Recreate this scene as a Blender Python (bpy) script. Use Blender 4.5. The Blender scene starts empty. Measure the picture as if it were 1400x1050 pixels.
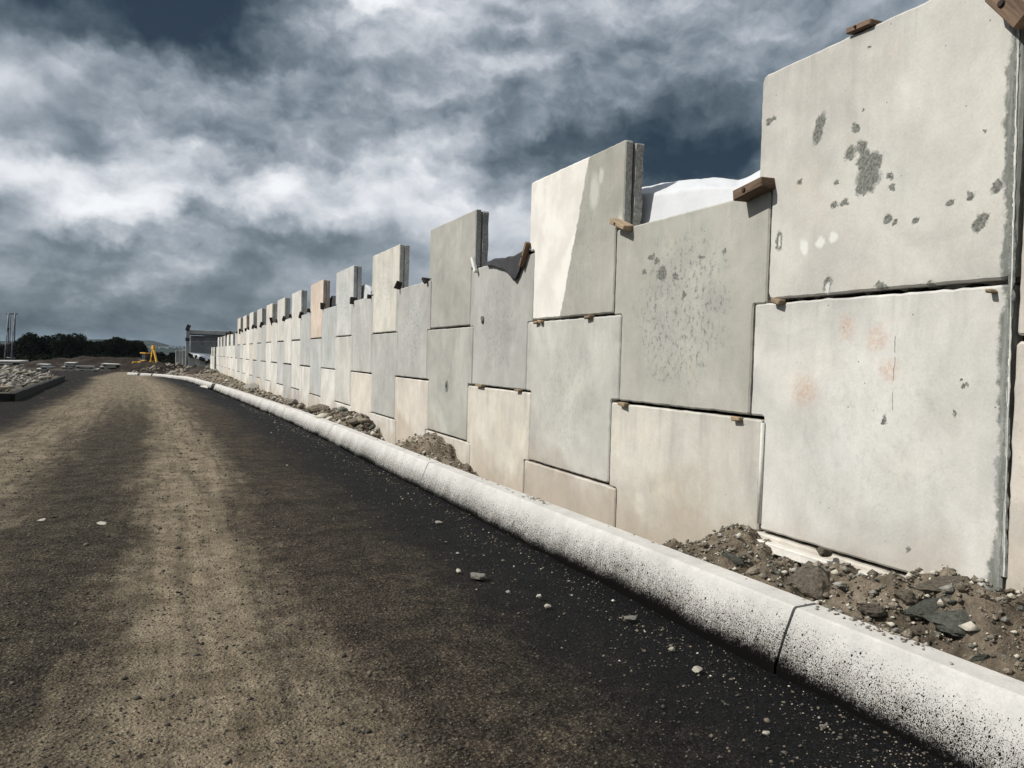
import bpy, bmesh, math, random
import numpy as np
from mathutils import Vector, Matrix

random.seed(7)
RNG = np.random.default_rng(7)
sc = bpy.context.scene
COL = sc.collection

# ------------------------------------------------------------------ camera
F_PX, YAW, PITCH, ROLL = 1079.55, 0.4104, 0.0304, -0.0274
EYE = 1.45                                   # eye height above the road
cf = Vector((math.sin(YAW) * math.cos(PITCH), math.cos(YAW) * math.cos(PITCH), -math.sin(PITCH)))
cr = Vector((math.cos(YAW), -math.sin(YAW), 0))
cu = cr.cross(cf)
cx = cr * math.cos(ROLL) - cu * math.sin(ROLL)
cy = cr * math.sin(ROLL) + cu * math.cos(ROLL)
cam_d = bpy.data.cameras.new('camera')
cam = bpy.data.objects.new('camera', cam_d)
COL.objects.link(cam)
cam.matrix_world = Matrix(((cx.x, cy.x, -cf.x, 0), (cx.y, cy.y, -cf.y, 0), (cx.z, cy.z, -cf.z, EYE), (0, 0, 0, 1)))
cam_d.sensor_width = 36
cam_d.lens = 36 * F_PX / 1400
cam_d.clip_start = 0.05
cam_d.clip_end = 30000
sc.camera = cam


def ray(px, py):
    """direction of a point of the photograph (1400 x 1050)"""
    return (cf + cx * ((px - 700) / F_PX) + cy * ((525 - py) / F_PX))


def on_x(px, py, X):
    v = ray(px, py)
    v = v * (X / v.x)
    return Vector((v.x, v.y, v.z + EYE))


def on_y(px, py, Y):
    v = ray(px, py)
    v = v * (Y / v.y)
    return Vector((v.x, v.y, v.z + EYE))


SL = 0.0105


def zg(y):
    """long fall of the ground away from the camera"""
    if y < 90:
        return -SL * y
    if y < 300:
        return -SL * 90 - 0.0145 * (y - 90)
    return -SL * 90 - 0.0145 * 210 - 3.5 * (1 - math.exp(-(y - 300) / 300))


def on_g(px, py, up=0.0):
    v = ray(px, py)
    k = (-EYE + up) / (v.z + SL * v.y)
    return Vector((v.x * k, v.y * k, EYE + v.z * k))


# ------------------------------------------------------------------ node helper
class NT:
    def __init__(self, tree):
        self.t = tree
        self.n = tree.nodes
        self.n.clear()

    def new(self, kind, **kw):
        nd = self.n.new(kind)
        for k, v in kw.items():
            setattr(nd, k, v)
        return nd

    def put(self, sock, v):
        if v is None:
            return
        if isinstance(v, bpy.types.NodeSocket):
            self.t.links.new(v, sock)
        elif isinstance(v, (tuple, list)) and len(v) == 3 and sock.type == 'RGBA':
            sock.default_value = (*v, 1)
        else:
            sock.default_value = v

    def math(self, op, a, b=None, c=None, clamp=False):
        nd = self.new('ShaderNodeMath', operation=op, use_clamp=clamp)
        self.put(nd.inputs[0], a)
        self.put(nd.inputs[1], b)
        self.put(nd.inputs[2], c)
        return nd.outputs[0]

    def vec(self, op, a, b=None):
        nd = self.new('ShaderNodeVectorMath', operation=op)
        self.put(nd.inputs[0], a)
        if op == 'SCALE':
            self.put(nd.inputs[3], b)
        else:
            self.put(nd.inputs[1], b)
        return nd.outputs['Value'] if op in ('DOT_PRODUCT', 'LENGTH') else nd.outputs['Vector']

    def noise(self, v, scale, detail=4, rough=0.5, dist=0.0, color=False):
        nd = self.new('ShaderNodeTexNoise')
        self.put(nd.inputs['Vector'], v)
        nd.inputs['Scale'].default_value = scale
        nd.inputs['Detail'].default_value = detail
        nd.inputs['Roughness'].default_value = rough
        nd.inputs['Distortion'].default_value = dist
        return nd.outputs['Color' if color else 'Fac']

    def voro(self, v, scale, feature='F1', out='Distance', rand=1.0):
        nd = self.new('ShaderNodeTexVoronoi', feature=feature)
        self.put(nd.inputs['Vector'], v)
        nd.inputs['Scale'].default_value = scale
        nd.inputs['Randomness'].default_value = rand
        return nd.outputs[out]

    def ramp(self, v, lo, hi, a=0.0, b=1.0, smooth=True):
        nd = self.new('ShaderNodeMapRange', interpolation_type='SMOOTHSTEP' if smooth else 'LINEAR')
        self.put(nd.inputs[0], v)
        for i, x in enumerate((lo, hi, a, b)):
            self.put(nd.inputs[i + 1], x)
        return nd.outputs[0]

    def mix(self, f, a, b, mode='MIX'):
        nd = self.new('ShaderNodeMix', data_type='RGBA', blend_type=mode)
        self.put(nd.inputs[0], f)
        self.put(nd.inputs[6], a)
        self.put(nd.inputs[7], b)
        return nd.outputs[2]

    def cramp(self, v, stops, interp='LINEAR'):
        nd = self.new('ShaderNodeValToRGB')
        r = nd.color_ramp
        r.interpolation = interp
        while len(r.elements) < len(stops):
            r.elements.new(0.5)
        for e, (p, c) in zip(r.elements, stops):
            e.position = p
            e.color = (*c, 1)
        self.put(nd.inputs[0], v)
        return nd.outputs[0]

    def mapv(self, v, loc=(0, 0, 0), rot=(0, 0, 0), scale=(1, 1, 1)):
        nd = self.new('ShaderNodeMapping')
        self.put(nd.inputs[0], v)
        nd.inputs[1].default_value = loc
        nd.inputs[2].default_value = rot
        nd.inputs[3].default_value = scale
        return nd.outputs[0]

    def attr(self, name, out='Fac', kind='GEOMETRY'):
        nd = self.new('ShaderNodeAttribute', attribute_type=kind, attribute_name=name)
        return nd.outputs[out]

    def coord(self, which='Object'):
        return self.new('ShaderNodeTexCoord').outputs[which]

    def bump(self, h, strength=0.5, dist=0.01, normal=None):
        nd = self.new('ShaderNodeBump')
        nd.inputs['Strength'].default_value = strength
        nd.inputs['Distance'].default_value = dist
        self.put(nd.inputs['Height'], h)
        if normal is not None:
            self.put(nd.inputs['Normal'], normal)
        return nd.outputs[0]

    def surface(self, color, rough=0.9, normal=None, spec=0.3, metal=0.0):
        b = self.new('ShaderNodeBsdfPrincipled')
        self.put(b.inputs['Base Color'], color)
        self.put(b.inputs['Roughness'], rough)
        self.put(b.inputs['Specular IOR Level'], spec)
        self.put(b.inputs['Metallic'], metal)
        if normal is not None:
            self.put(b.inputs['Normal'], normal)
        o = self.new('ShaderNodeOutputMaterial')
        self.t.links.new(b.outputs[0], o.inputs[0])
        return b


def material(name):
    m = bpy.data.materials.new(name)
    m.use_nodes = True
    return m, NT(m.node_tree)


# ------------------------------------------------------------------ world: broken storm cloud over a daylight sky
SUN = Vector((-0.70, 0.17, 0.69)).normalized()
world = bpy.data.worlds.new('World')
sc.world = world
world.use_nodes = True
w = NT(world.node_tree)
dirv = w.coord('Generated')
sep = w.new('ShaderNodeSeparateXYZ')
w.put(sep.inputs[0], dirv)
dz = w.math('MAXIMUM', sep.outputs[2], 0.0)
den = w.math('ADD', dz, 0.42)
comb = w.new('ShaderNodeCombineXYZ')
w.put(comb.inputs[0], w.math('DIVIDE', sep.outputs[0], den))
w.put(comb.inputs[1], w.math('DIVIDE', sep.outputs[1], den))
w.put(comb.inputs[2], w.math('MULTIPLY', dz, 1.5))
plane = comb.outputs[0]
n_warp = w.noise(dirv, 5.0, 5, 0.55, color=True)
warp = w.vec('SCALE', w.vec('SUBTRACT', n_warp, (0.5, 0.5, 0.5)), 0.12)
n_warp2 = w.noise(dirv, 11.0, 5, 0.6, color=True)
warp2 = w.vec('SCALE', w.vec('SUBTRACT', n_warp2, (0.5, 0.5, 0.5)), 0.10)
dw = w.vec('ADD', w.vec('ADD', dirv, warp), warp2)
n1 = w.noise(w.vec('ADD', plane, (3.1, 7.7, 0.4)), 2.2, 6, 0.50, 0.25)
n2 = w.noise(w.vec('ADD', plane, (11.0, 2.0, 0.0)), 5.5, 5, 0.52, 0.3)
n3 = w.noise(w.vec('ADD', plane, (5.0, 5.0, 0.0)), 15.0, 4, 0.55, 0.2)
D = w.math('MULTIPLY_ADD', w.math('SUBTRACT', n1, 0.5), 0.33, 0.325)
D = w.math('MULTIPLY_ADD', w.math('SUBTRACT', n2, 0.5), 0.27, D)
D = w.math('MULTIPLY_ADD', w.math('SUBTRACT', n3, 0.5), 0.12, D)
puff_p = w.mapv(w.vec('ADD', w.vec('ADD', dirv, w.vec('SCALE', warp, 0.5)), w.vec('SCALE', warp2, 0.6)), scale=(1, 1, 1.7))


def puffs(p):
    # folded noise turned over gives rounded billows; cells and plain noise break them up
    f = w.math('ABSOLUTE', w.math('SUBTRACT', w.noise(p, 5.5, 3, 0.5), 0.5))
    f = w.math('MULTIPLY_ADD', f, 1.8, w.noise(w.vec('ADD', p, (2, 5, 1)), 9.0, 6, 0.60))
    return w.math('MULTIPLY_ADD', w.voro(p, 11.0), -0.22, f)


pf0 = puffs(puff_p)
pf1 = puffs(w.vec('ADD', puff_p, tuple(Vector((SUN.x, SUN.y, SUN.z * 1.3)) * 0.028)))
relief = w.math('SUBTRACT', pf1, pf0)
gate = w.ramp(w.noise(w.vec('ADD', dirv, (4, 4, 4)), 2.6, 3, 0.5), 0.35, 0.6, 0.3, 1.0)
D = w.math('MULTIPLY_ADD', w.math('MULTIPLY', relief, gate), 0.52, D)
D = w.math('MULTIPLY_ADD', w.math('SUBTRACT', pf0, 0.72), -0.19, D)
# the cloud masses: centre, half width and half height as seen in the photograph, tilt, how thick (+) or thin (-)
CLOUDS = [
    (180, -15, 220, 85, 4, 0.64), (310, 25, 110, 50, 10, 0.34), (120, 478, 700, 45, 0, 0.13), (400, 160, 130, 45, -8, 0.10), (420, 95, 110, 50, 0, -0.20), (300, 130, 110, 50, 0, -0.08), (480, 180, 90, 45, 0, 0.15), (320, 190, 60, 30, 0, 0.10), (60, 165, 90, 35, 0, 0.08),
    (850, 195, 210, 52, -4, 0.28), (960, 222, 170, 55, 0, 0.40), (1030, 180, 110, 80, 0, 0.18), (860, 90, 220, 80, -10, 0.10), (780, 20, 200, 60, 0, 0.08),
    (1015, 35, 70, 40, 0, -0.20), (1180, 20, 200, 90, 0, 0.08),
    (525, 5, 60, 30, 0, -0.42), (630, 40, 120, 60, 0, -0.18), (60, 235, 110, 40, 8, -0.30), (150, 285, 70, 26, 0, -0.32), (20, 110, 120, 50, 0, -0.05),
    (230, 200, 90, 60, 0, -0.16), (440, 265, 200, 36, 0, -0.18), (620, 250, 110, 110, 0, -0.12),
    (340, 312, 240, 20, 4, 0.18), (120, 440, 560, 80, 4, 0.14), (430, 395, 200, 40, -10, 0.09), (355, 368, 55, 18, 0, 0.12), (180, 345, 150, 14, 0, 0.10),
]
for (px, py, sx, sy, tilt, amp) in CLOUDS:
    c = ray(px, py).normalized()
    r = c.cross(Vector((0, 0, 1))).normalized()
    u = r.cross(c)
    t = math.radians(tilt)
    ra, ua = r * math.cos(t) - u * math.sin(t), r * math.sin(t) + u * math.cos(t)
    k = ray(px, py).length * F_PX
    dd = w.vec('SUBTRACT', dw, tuple(c))
    a = w.math('MULTIPLY', w.vec('DOT_PRODUCT', dd, tuple(ra)), k / sx)
    b = w.math('MULTIPLY', w.vec('DOT_PRODUCT', dd, tuple(ua)), k / sy)
    d2 = w.math('MULTIPLY_ADD', b, b, w.math('MULTIPLY', a, a))
    cc = w.math('MULTIPLY', w.vec('SUBTRACT', dd, (0, 0, 0)), 1.0) if False else None
    front = w.math('GREATER_THAN', w.vec('DOT_PRODUCT', dirv, tuple(c)), 0.2)
    g = w.math('MULTIPLY', w.math('EXPONENT', w.math('MULTIPLY', d2, -0.9)), front)
    D = w.math('MULTIPLY_ADD', g, amp, D)
cloud = w.cramp(D, [(0.0, (0.90, 0.915, 0.94)), (0.12, (0.76, 0.78, 0.815)), (0.26, (0.53, 0.56, 0.605)), (0.40, (0.315, 0.355, 0.405)),
                    (0.55, (0.165, 0.205, 0.240)), (0.72, (0.075, 0.105, 0.130)), (0.90, (0.028, 0.046, 0.066)), (1.0, (0.016, 0.030, 0.050))])
sky = w.new('ShaderNodeTexSky', sky_type='NISHITA', sun_disc=False)
sky.sun_elevation = math.asin(SUN.z)
sky.sun_rotation = math.atan2(SUN.x, SUN.y) % (2 * math.pi)
sky.air_density = 1.2
sky.dust_density = 2.0
bg1 = w.new('ShaderNodeBackground')
w.put(bg1.inputs[0], sky.outputs[0])
bg1.inputs[1].default_value = 0.08
bg2 = w.new('ShaderNodeBackground')
w.put(bg2.inputs[0], cloud)
bg2.inputs[1].default_value = 1.0
mx = w.new('ShaderNodeMixShader')
mx.inputs[0].default_value = 0.93
world.node_tree.links.new(bg1.outputs[0], mx.inputs[1])
world.node_tree.links.new(bg2.outputs[0], mx.inputs[2])
wo = w.new('ShaderNodeOutputWorld')
world.node_tree.links.new(mx.outputs[0], wo.inputs[0])

sun_d = bpy.data.lights.new('sun', 'SUN')
sun_d.energy = 4.8
sun_d.angle = math.radians(0.5)
sun_d.color = (1.0, 0.962, 0.90)
sun = bpy.data.objects.new('sun', sun_d)
COL.objects.link(sun)
sun.rotation_euler = SUN.to_track_quat('Z', 'Y').to_euler()
sun.location = SUN * 50

sc.view_settings.view_transform = 'Standard'
sc.view_settings.look = 'None'
sc.view_settings.exposure = 0.1
sc.view_settings.gamma = 1.0
sc.view_settings.use_curve_mapping = False


# ------------------------------------------------------------------ mesh helpers
def hash2(ix, iy, seed):
    h = (ix.astype(np.int64) * 374761393 + iy.astype(np.int64) * 668265263 + seed * 974634721) & 0xFFFFFFFF
    h = ((h ^ (h >> 13)) * 1274126177) & 0xFFFFFFFF
    h = h ^ (h >> 16)
    return (h & 0xFFFF) / 65535.0


def vnoise(x, y, seed=0):
    x0, y0 = np.floor(x), np.floor(y)
    fx, fy = x - x0, y - y0
    fx, fy = fx * fx * (3 - 2 * fx), fy * fy * (3 - 2 * fy)
    a, b = hash2(x0, y0, seed), hash2(x0 + 1, y0, seed)
    c, d = hash2(x0, y0 + 1, seed), hash2(x0 + 1, y0 + 1, seed)
    return (a * (1 - fx) + b * fx) * (1 - fy) + (c * (1 - fx) + d * fx) * fy - 0.5


def fbm(x, y, oct=4, seed=0, rough=0.5):
    x, y = np.asarray(x, float), np.asarray(y, float)
    r, amp = 0, 1.0
    for i in range(oct):
        r = r + amp * vnoise(x * 2 ** i, y * 2 ** i, seed + i * 17)
        amp *= rough
    return r


def link_mesh(name, verts, faces, mat=None, parent=None, smooth=False):
    me = bpy.data.meshes.new(name)
    verts = np.asarray(verts, np.float32)
    if isinstance(faces, np.ndarray):
        nf, k = faces.shape
        me.vertices.add(len(verts))
        me.vertices.foreach_set('co', verts.ravel())
        me.loops.add(nf * k)
        me.loops.foreach_set('vertex_index', faces.astype(np.int32).ravel())
        me.polygons.add(nf)
        me.polygons.foreach_set('loop_start', np.arange(0, nf * k, k, dtype=np.int32))
        me.polygons.foreach_set('loop_total', np.full(nf, k, np.int32))
        me.update(calc_edges=True)
        me.validate()
    else:
        me.from_pydata([tuple(map(float, v)) for v in verts], [], faces)
    if smooth:
        me.polygons.foreach_set('use_smooth', np.ones(len(me.polygons), bool))
    return link_obj(name, me, mat, parent)


def link_obj(name, me, mat=None, parent=None):
    if mat is not None and not me.materials:
        me.materials.append(mat)
    o = bpy.data.objects.new(name, me)
    COL.objects.link(o)
    if parent is not None:
        o.parent = parent
    return o


def bm_obj(name, bm, mat=None, parent=None, smooth=False):
    me = bpy.data.meshes.new(name)
    bmesh.ops.recalc_face_normals(bm, faces=bm.faces)
    bm.to_mesh(me)
    bm.free()
    if smooth:
        me.polygons.foreach_set('use_smooth', np.ones(len(me.polygons), bool))
    return link_obj(name, me, mat, parent)


def empty(name, loc=(0, 0, 0), rot=(0, 0, 0)):
    o = bpy.data.objects.new(name, None)
    o.empty_display_size = 0.3
    COL.objects.link(o)
    o.location = loc
    o.rotation_euler = rot
    return o


def tag(o, label=None, cat=None, group=None, kind=None):
    if label:
        o['label'] = label
    if cat:
        o['category'] = cat
    if group:
        o['group'] = group
    if kind:
        o['kind'] = kind
    return o


def grid_faces(nu, nv):
    i = np.arange(nu - 1)[:, None] * nv + np.arange(nv - 1)[None, :]
    i = i.ravel()
    return np.stack([i, i + nv, i + nv + 1, i + 1], 1)


def fattr(o, name, values):
    a = o.data.attributes.new(name, 'FLOAT', 'POINT')
    a.data.foreach_set('value', np.asarray(values, np.float32).ravel())


def add_box(bm, c, s, rot=None, bevel=0.0, jit=0.0):
    r = bmesh.ops.create_cube(bm, size=1.0)
    vs = r['verts']
    M = Matrix.Translation(c) @ (rot.to_4x4() if rot is not None else Matrix()) @ Matrix.Diagonal((*s, 1))
    for v in vs:
        v.co = M @ v.co
        if jit:
            v.co += Vector((random.uniform(-jit, jit) for _ in range(3)))
    if bevel:
        es = list({e for v in vs for e in v.link_edges})
        bmesh.ops.bevel(bm, geom=es, offset=bevel, segments=1, affect='EDGES', profile=0.5)


def add_tube(bm, a, b, r0, r1=None, seg=8):
    a, b = Vector(a), Vector(b)
    r1 = r0 if r1 is None else r1
    d = (b - a)
    q = d.to_track_quat('Z', 'Y').to_matrix()
    ra, rb = [], []
    for i in range(seg):
        t = 2 * math.pi * i / seg
        o = q @ Vector((math.cos(t), math.sin(t), 0))
        ra.append(bm.verts.new(a + o * r0))
        rb.append(bm.verts.new(b + o * r1))
    for i in range(seg):
        j = (i + 1) % seg
        bm.faces.new((ra[i], ra[j], rb[j], rb[i]))
    bm.faces.new(ra[::-1])
    bm.faces.new(rb)


# ------------------------------------------------------------------ materials
def marks_mask(t, co, marks, warp_scale=22.0, warp_amt=0.045, soft=0.26):
    """irregular blotches at given places of a panel face; marks = (y, z, half width, half height, tilt)"""
    wv = t.vec('SCALE', t.vec('SUBTRACT', t.noise(co, warp_scale, 5, 0.65, color=True), (0.5, 0.5, 0.5)), warp_amt * 2)
    p = t.vec('ADD', co, wv)
    out = None
    for (y, z, a, b, ang) in marks:
        s = t.vec('SUBTRACT', p, (0, y, z))
        s = t.mapv(s, rot=(ang, 0, 0))
        s = t.vec('MULTIPLY', s, (0, 1 / a, 1 / b))
        d = t.ramp(t.vec('LENGTH', s), 1 + soft, 1 - soft)
        out = d if out is None else t.math('MAXIMUM', out, d)
    return out


def concrete(name, marks=None, pale=None, extra=None):
    m, t = material(name)
    info = t.new('ShaderNodeObjectInfo')
    base, alpha, rnd = info.outputs['Color'], info.outputs['Alpha'], info.outputs['Random']
    co = t.coord('Object')
    off = t.new('ShaderNodeCombineXYZ')
    t.put(off.inputs[1], t.math('MULTIPLY', rnd, 91.0))
    t.put(off.inputs[2], t.math('MULTIPLY', rnd, 37.0))
    p = t.vec('ADD', co, off.outputs[0])
    big = t.noise(p, 1.1, 5, 0.6, 0.6)
    mid = t.noise(p, 5.0, 6, 0.65, 0.3)
    fine = t.noise(p, 60.0, 4, 0.7)
    streak = t.noise(t.mapv(p, scale=(1, 3.0, 0.8)), 1.6, 5, 0.6, 0.5)
    v = t.ramp(big, 0.3, 0.7, 0.80, 1.14, False)
    base = t.mix(1.0, base, (1.01, 1.0, 0.972), 'MULTIPLY')
    v = t.math('MULTIPLY', v, t.ramp(mid, 0.3, 0.7, 0.92, 1.07, False))
    v = t.math('MULTIPLY', v, t.ramp(fine, 0.3, 0.7, 0.93, 1.06, False))
    v = t.math('MULTIPLY', v, t.ramp(streak, 0.3, 0.7, 0.94, 1.05, False))
    col = t.mix(1.0, base, v, 'MULTIPLY')
    # warm and cool blotches in the cement skin
    col = t.mix(t.ramp(t.noise(p, 2.3, 4, 0.6), 0.5, 0.75, 0, 0.30), col, t.mix(1.0, col, (1.08, 1.0, 0.88), 'MULTIPLY'))
    col = t.mix(t.ramp(t.noise(t.vec('ADD', p, (9, 3, 1)), 1.7, 4, 0.6), 0.5, 0.75, 0, 0.35), col, t.mix(1.0, col, (0.955, 1.0, 1.02), 'MULTIPLY'))
    # damp speckled middle of some panels
    sepc = t.new('ShaderNodeSeparateXYZ')
    t.put(sepc.inputs[0], co)
    yy, zz = sepc.outputs[1], sepc.outputs[2]
    e = t.math('ADD', t.math('POWER', t.math('DIVIDE', yy, 0.62), 2.0), t.math('POWER', t.math('DIVIDE', zz, 0.62), 2.0))
    zone = t.ramp(t.math('ADD', e, t.math('MULTIPLY', t.math('SUBTRACT', mid, 0.5), 2.0)), 1.25, 0.3)
    zone = t.math('MULTIPLY', zone, alpha)
    sp = t.ramp(t.noise(t.mapv(p, scale=(1, 1.15, 0.95)), 21.0, 5, 0.70), 0.50, 0.66)
    col = t.mix(t.math('MULTIPLY', zone, 0.25), col, t.mix(1.0, col, (0.84, 0.91, 0.97), 'MULTIPLY'))
    col = t.mix(t.math('MULTIPLY', t.math('MULTIPLY', zone, sp), 0.85), col, (0.13, 0.132, 0.12))
    scr = t.ramp(t.noise(t.mapv(p, rot=(0.5, 0, 0), scale=(1, 2.0, 16.0)), 3.0, 5, 0.7), 0.60, 0.72)
    col = t.mix(t.math('MULTIPLY', t.math('MULTIPLY', zone, scr), 0.5), col, (0.52, 0.53, 0.53))
    # damp run-off below the top edge and a greyer rim round the panel
    drip = t.math('MULTIPLY', t.ramp(zz, 0.15, 0.74), t.ramp(t.noise(t.mapv(p, scale=(1, 9.0, 0.9)), 1.0, 5, 0.6, 0.2), 0.50, 0.72))
    col = t.mix(t.math('MULTIPLY', drip, 0.30), col, (0.19, 0.19, 0.175))
    rimd = t.math('MAXIMUM', t.ramp(t.math('ABSOLUTE', yy), 0.80, 0.93), t.ramp(t.math('ABSOLUTE', zz), 0.66, 0.755))
    rimd = t.math('MULTIPLY', rimd, t.ramp(t.noise(p, 3.6, 5, 0.65), 0.42, 0.66))
    col = t.mix(t.math('MULTIPLY', rimd, 0.34), col, (0.22, 0.22, 0.20))
    geo_ = t.new('ShaderNodeNewGeometry')
    sn = t.new('ShaderNodeSeparateXYZ')
    t.put(sn.inputs[0], geo_.outputs['True Normal'])
    endm = t.ramp(t.math('ABSOLUTE', sn.outputs[1]), 0.75, 0.9)
    grain = t.noise(co, 42.0, 5, 0.75)
    col = t.mix(endm, col, t.mix(1.0, col, t.ramp(grain, 0.34, 0.66, 0.55, 1.45, False), 'MULTIPLY'))
    # blow holes
    vd = t.voro(p, 17.0)
    gate = t.ramp(t.voro(p, 17.0, out='Color'), 0.80, 0.82)
    hole = t.math('MULTIPLY', t.ramp(vd, 0.10, 0.05), gate)
    vd2 = t.voro(p, 46.0)
    hole2 = t.math('MULTIPLY', t.ramp(vd2, 0.13, 0.06), t.ramp(t.voro(p, 46.0, out='Color'), 0.86, 0.88))
    holes = t.math('MAXIMUM', hole, hole2)
    col = t.mix(t.math('MULTIPLY', holes, 0.75), col, (0.10, 0.098, 0.09))
    # soil splashed on the foot of the wall (height over the soil)
    pos = t.new('ShaderNodeNewGeometry').outputs['Position']
    sp3 = t.new('ShaderNodeSeparateXYZ')
    t.put(sp3.inputs[0], pos)
    hgt = t.math('ADD', sp3.outputs[2], t.math('MULTIPLY', sp3.outputs[1], SL))
    nb = t.noise(pos, 1.0, 5, 0.6, 0.4)
    foot = t.ramp(t.math('SUBTRACT', hgt, t.math('MULTIPLY', t.math('SUBTRACT', nb, 0.46), 2.2)), 0.62, 0.0)
    col = t.mix(t.math('MULTIPLY', foot, 0.48), col, (0.27, 0.205, 0.14))
    hb = t.math('MULTIPLY_ADD', holes, -1.6, t.math('ADD', t.math('MULTIPLY', fine, 0.35), mid))
    if extra:
        col, hb = extra(t, co, p, col, hb)
    if marks:
        mk = marks_mask(t, co, marks)
        inner = t.noise(co, 55.0, 4, 0.7)
        col = t.mix(t.math('MULTIPLY', mk, 0.92), col, t.mix(t.ramp(inner, 0.35, 0.65), (0.06, 0.064, 0.055), (0.20, 0.205, 0.185)))
        hb = t.math('MULTIPLY_ADD', mk, -3.0, t.math('MULTIPLY_ADD', t.math('MULTIPLY', mk, inner), 2.6, hb))
    if pale:
        pk = marks_mask(t, co, pale, 14.0, 0.03, 0.35)
        col = t.mix(t.math('MULTIPLY', pk, 0.75), col, (0.66, 0.66, 0.63))
    nrm = t.bump(hb, 0.35, 0.006)
    t.surface(col, t.ramp(mid, 0.3, 0.7, 0.78, 0.95, False), nrm, 0.25)
    return m


M = {}
M['concrete'] = concrete('concrete')


def simple(name, color, var=0.25, scale=8.0, rough=0.9, bump=0.4, bdist=0.01, spec=0.3, coordn='Object', metal=0.0, stretch=(1, 1, 1)):
    m, t = material(name)
    p = t.coord(coordn)
    info = t.new('ShaderNodeObjectInfo')
    off = t.math('MULTIPLY', info.outputs['Random'], 50.0)
    p = t.vec('ADD', p, off)
    p = t.mapv(p, scale=stretch)
    a = t.noise(p, scale, 6, 0.62, 0.2)
    b = t.noise(p, scale * 7, 4, 0.65)
    v = t.math('MULTIPLY', t.ramp(a, 0.28, 0.72, 1 - var, 1 + var, False), t.ramp(b, 0.28, 0.72, 1 - var * 0.6, 1 + var * 0.6, False))
    v = t.math('MULTIPLY', v, t.ramp(info.outputs['Random'], 0, 1, 0.85, 1.15, False))
    col = t.mix(1.0, color, v, 'MULTIPLY')
    h = t.math('MULTIPLY_ADD', b, 0.5, a)
    t.surface(col, rough, t.bump(h, bump, bdist), spec, metal)
    return m


M['wood'] = simple('weathered_wood', (0.135, 0.09, 0.06), 0.6, 6, 0.85, 0.5, 0.004, stretch=(1, 0.25, 3))
M['wood_pale'] = simple('pale_wood', (0.24, 0.18, 0.115), 0.4, 6, 0.85, 0.5, 0.004, stretch=(1, 0.25, 3))
M['wood_dark'] = simple('dark_wood', (0.035, 0.028, 0.022), 0.4, 6, 0.85, 0.5, 0.004)
M['wood_end'] = simple('knot', (0.028, 0.018, 0.014), 0.3, 12, 0.8, 0.3, 0.004)
M['white_cloth'] = simple('white_geotextile', (0.50, 0.51, 0.525), 0.05, 5, 0.8, 0.4, 0.01, coordn='Object')
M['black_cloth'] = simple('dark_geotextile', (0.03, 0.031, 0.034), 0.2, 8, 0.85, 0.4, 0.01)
M['cement'] = simple('cement_mortar', (0.145, 0.155, 0.14), 0.5, 9, 0.95, 0.9, 0.012)
M['pale_cement'] = simple('pale_mortar', (0.55, 0.54, 0.5), 0.15, 14, 0.9, 0.6, 0.006)
M['levelling'] = simple('levelling_strip', (0.62, 0.60, 0.55), 0.15, 9, 0.9, 0.5, 0.006)
M['end_grain'] = simple('rough_concrete_end', (0.30, 0.30, 0.275), 0.4, 30, 0.95, 0.9, 0.008)
M['rock'] = simple('rock', (0.21, 0.18, 0.138), 0.6, 7, 0.92, 1.0, 0.05)
M['rock_grey'] = simple('grey_rock', (0.25, 0.24, 0.21), 0.45, 9, 0.92, 0.9, 0.02)
M['rock_green'] = simple('greenish_rock', (0.135, 0.14, 0.115), 0.6, 9, 0.9, 1.0, 0.05)
M['rock_pale'] = simple('pale_stone', (0.46, 0.43, 0.36), 0.25, 20, 0.92, 0.7, 0.01)
M['yellow'] = simple('yellow_paint', (0.60, 0.33, 0.04), 0.15, 3, 0.5, 0.1, 0.01, 0.5)
M['dark_steel'] = simple('dark_steel', (0.03, 0.03, 0.032), 0.2, 4, 0.5, 0.2, 0.01, 0.5)
M['rubber'] = simple('rubber', (0.02, 0.02, 0.02), 0.2, 4, 0.85, 0.3, 0.01)
M['glass_dark'] = simple('cab_glass', (0.03, 0.04, 0.045), 0.1, 2, 0.08, 0.0, 0.01, 0.6)
M['pole'] = simple('grey_pole', (0.27, 0.27, 0.28), 0.35, 2, 0.7, 0.2, 0.01)
M['pole_white'] = simple('pale_pole', (0.22, 0.22, 0.24), 0.6, 1.2, 0.7, 0.2, 0.01)
M['pole_dark'] = simple('dark_pole', (0.04, 0.042, 0.05), 0.3, 2, 0.7, 0.2, 0.01)
M['slab'] = simple('white_slab', (0.42, 0.41, 0.385), 0.2, 2, 0.9, 0.3, 0.01)
M['abutment'] = simple('grey_abutment', (0.26, 0.27, 0.265), 0.3, 0.9, 0.92, 0.4, 0.03)
M['abutment_beam'] = simple('pale_abutment_beam', (0.34, 0.34, 0.32), 0.25, 0.8, 0.92, 0.4, 0.03)
M['bark'] = simple('bark', (0.05, 0.04, 0.03), 0.3, 3, 0.95, 0.5, 0.03)
M['house'] = simple('far_house_wall', (0.70, 0.69, 0.66), 0.1, 0.05, 0.9, 0.0, 0.01)
M['house_roof'] = simple('far_house_roof', (0.30, 0.22, 0.18), 0.2, 0.05, 0.9, 0.0, 0.01)

# wooden leaf, soil, road ------------------------------------------------
m, t = material('leaf')
info = t.new('ShaderNodeObjectInfo')
lv = t.noise(t.coord('Object'), 0.9, 3, 0.6)
lc = t.mix(t.ramp(lv, 0.35, 0.65), (0.005, 0.007, 0.003), (0.014, 0.019, 0.007))
t.surface(lc, 0.9, None, 0.05)
M['leaf'] = m

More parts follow.
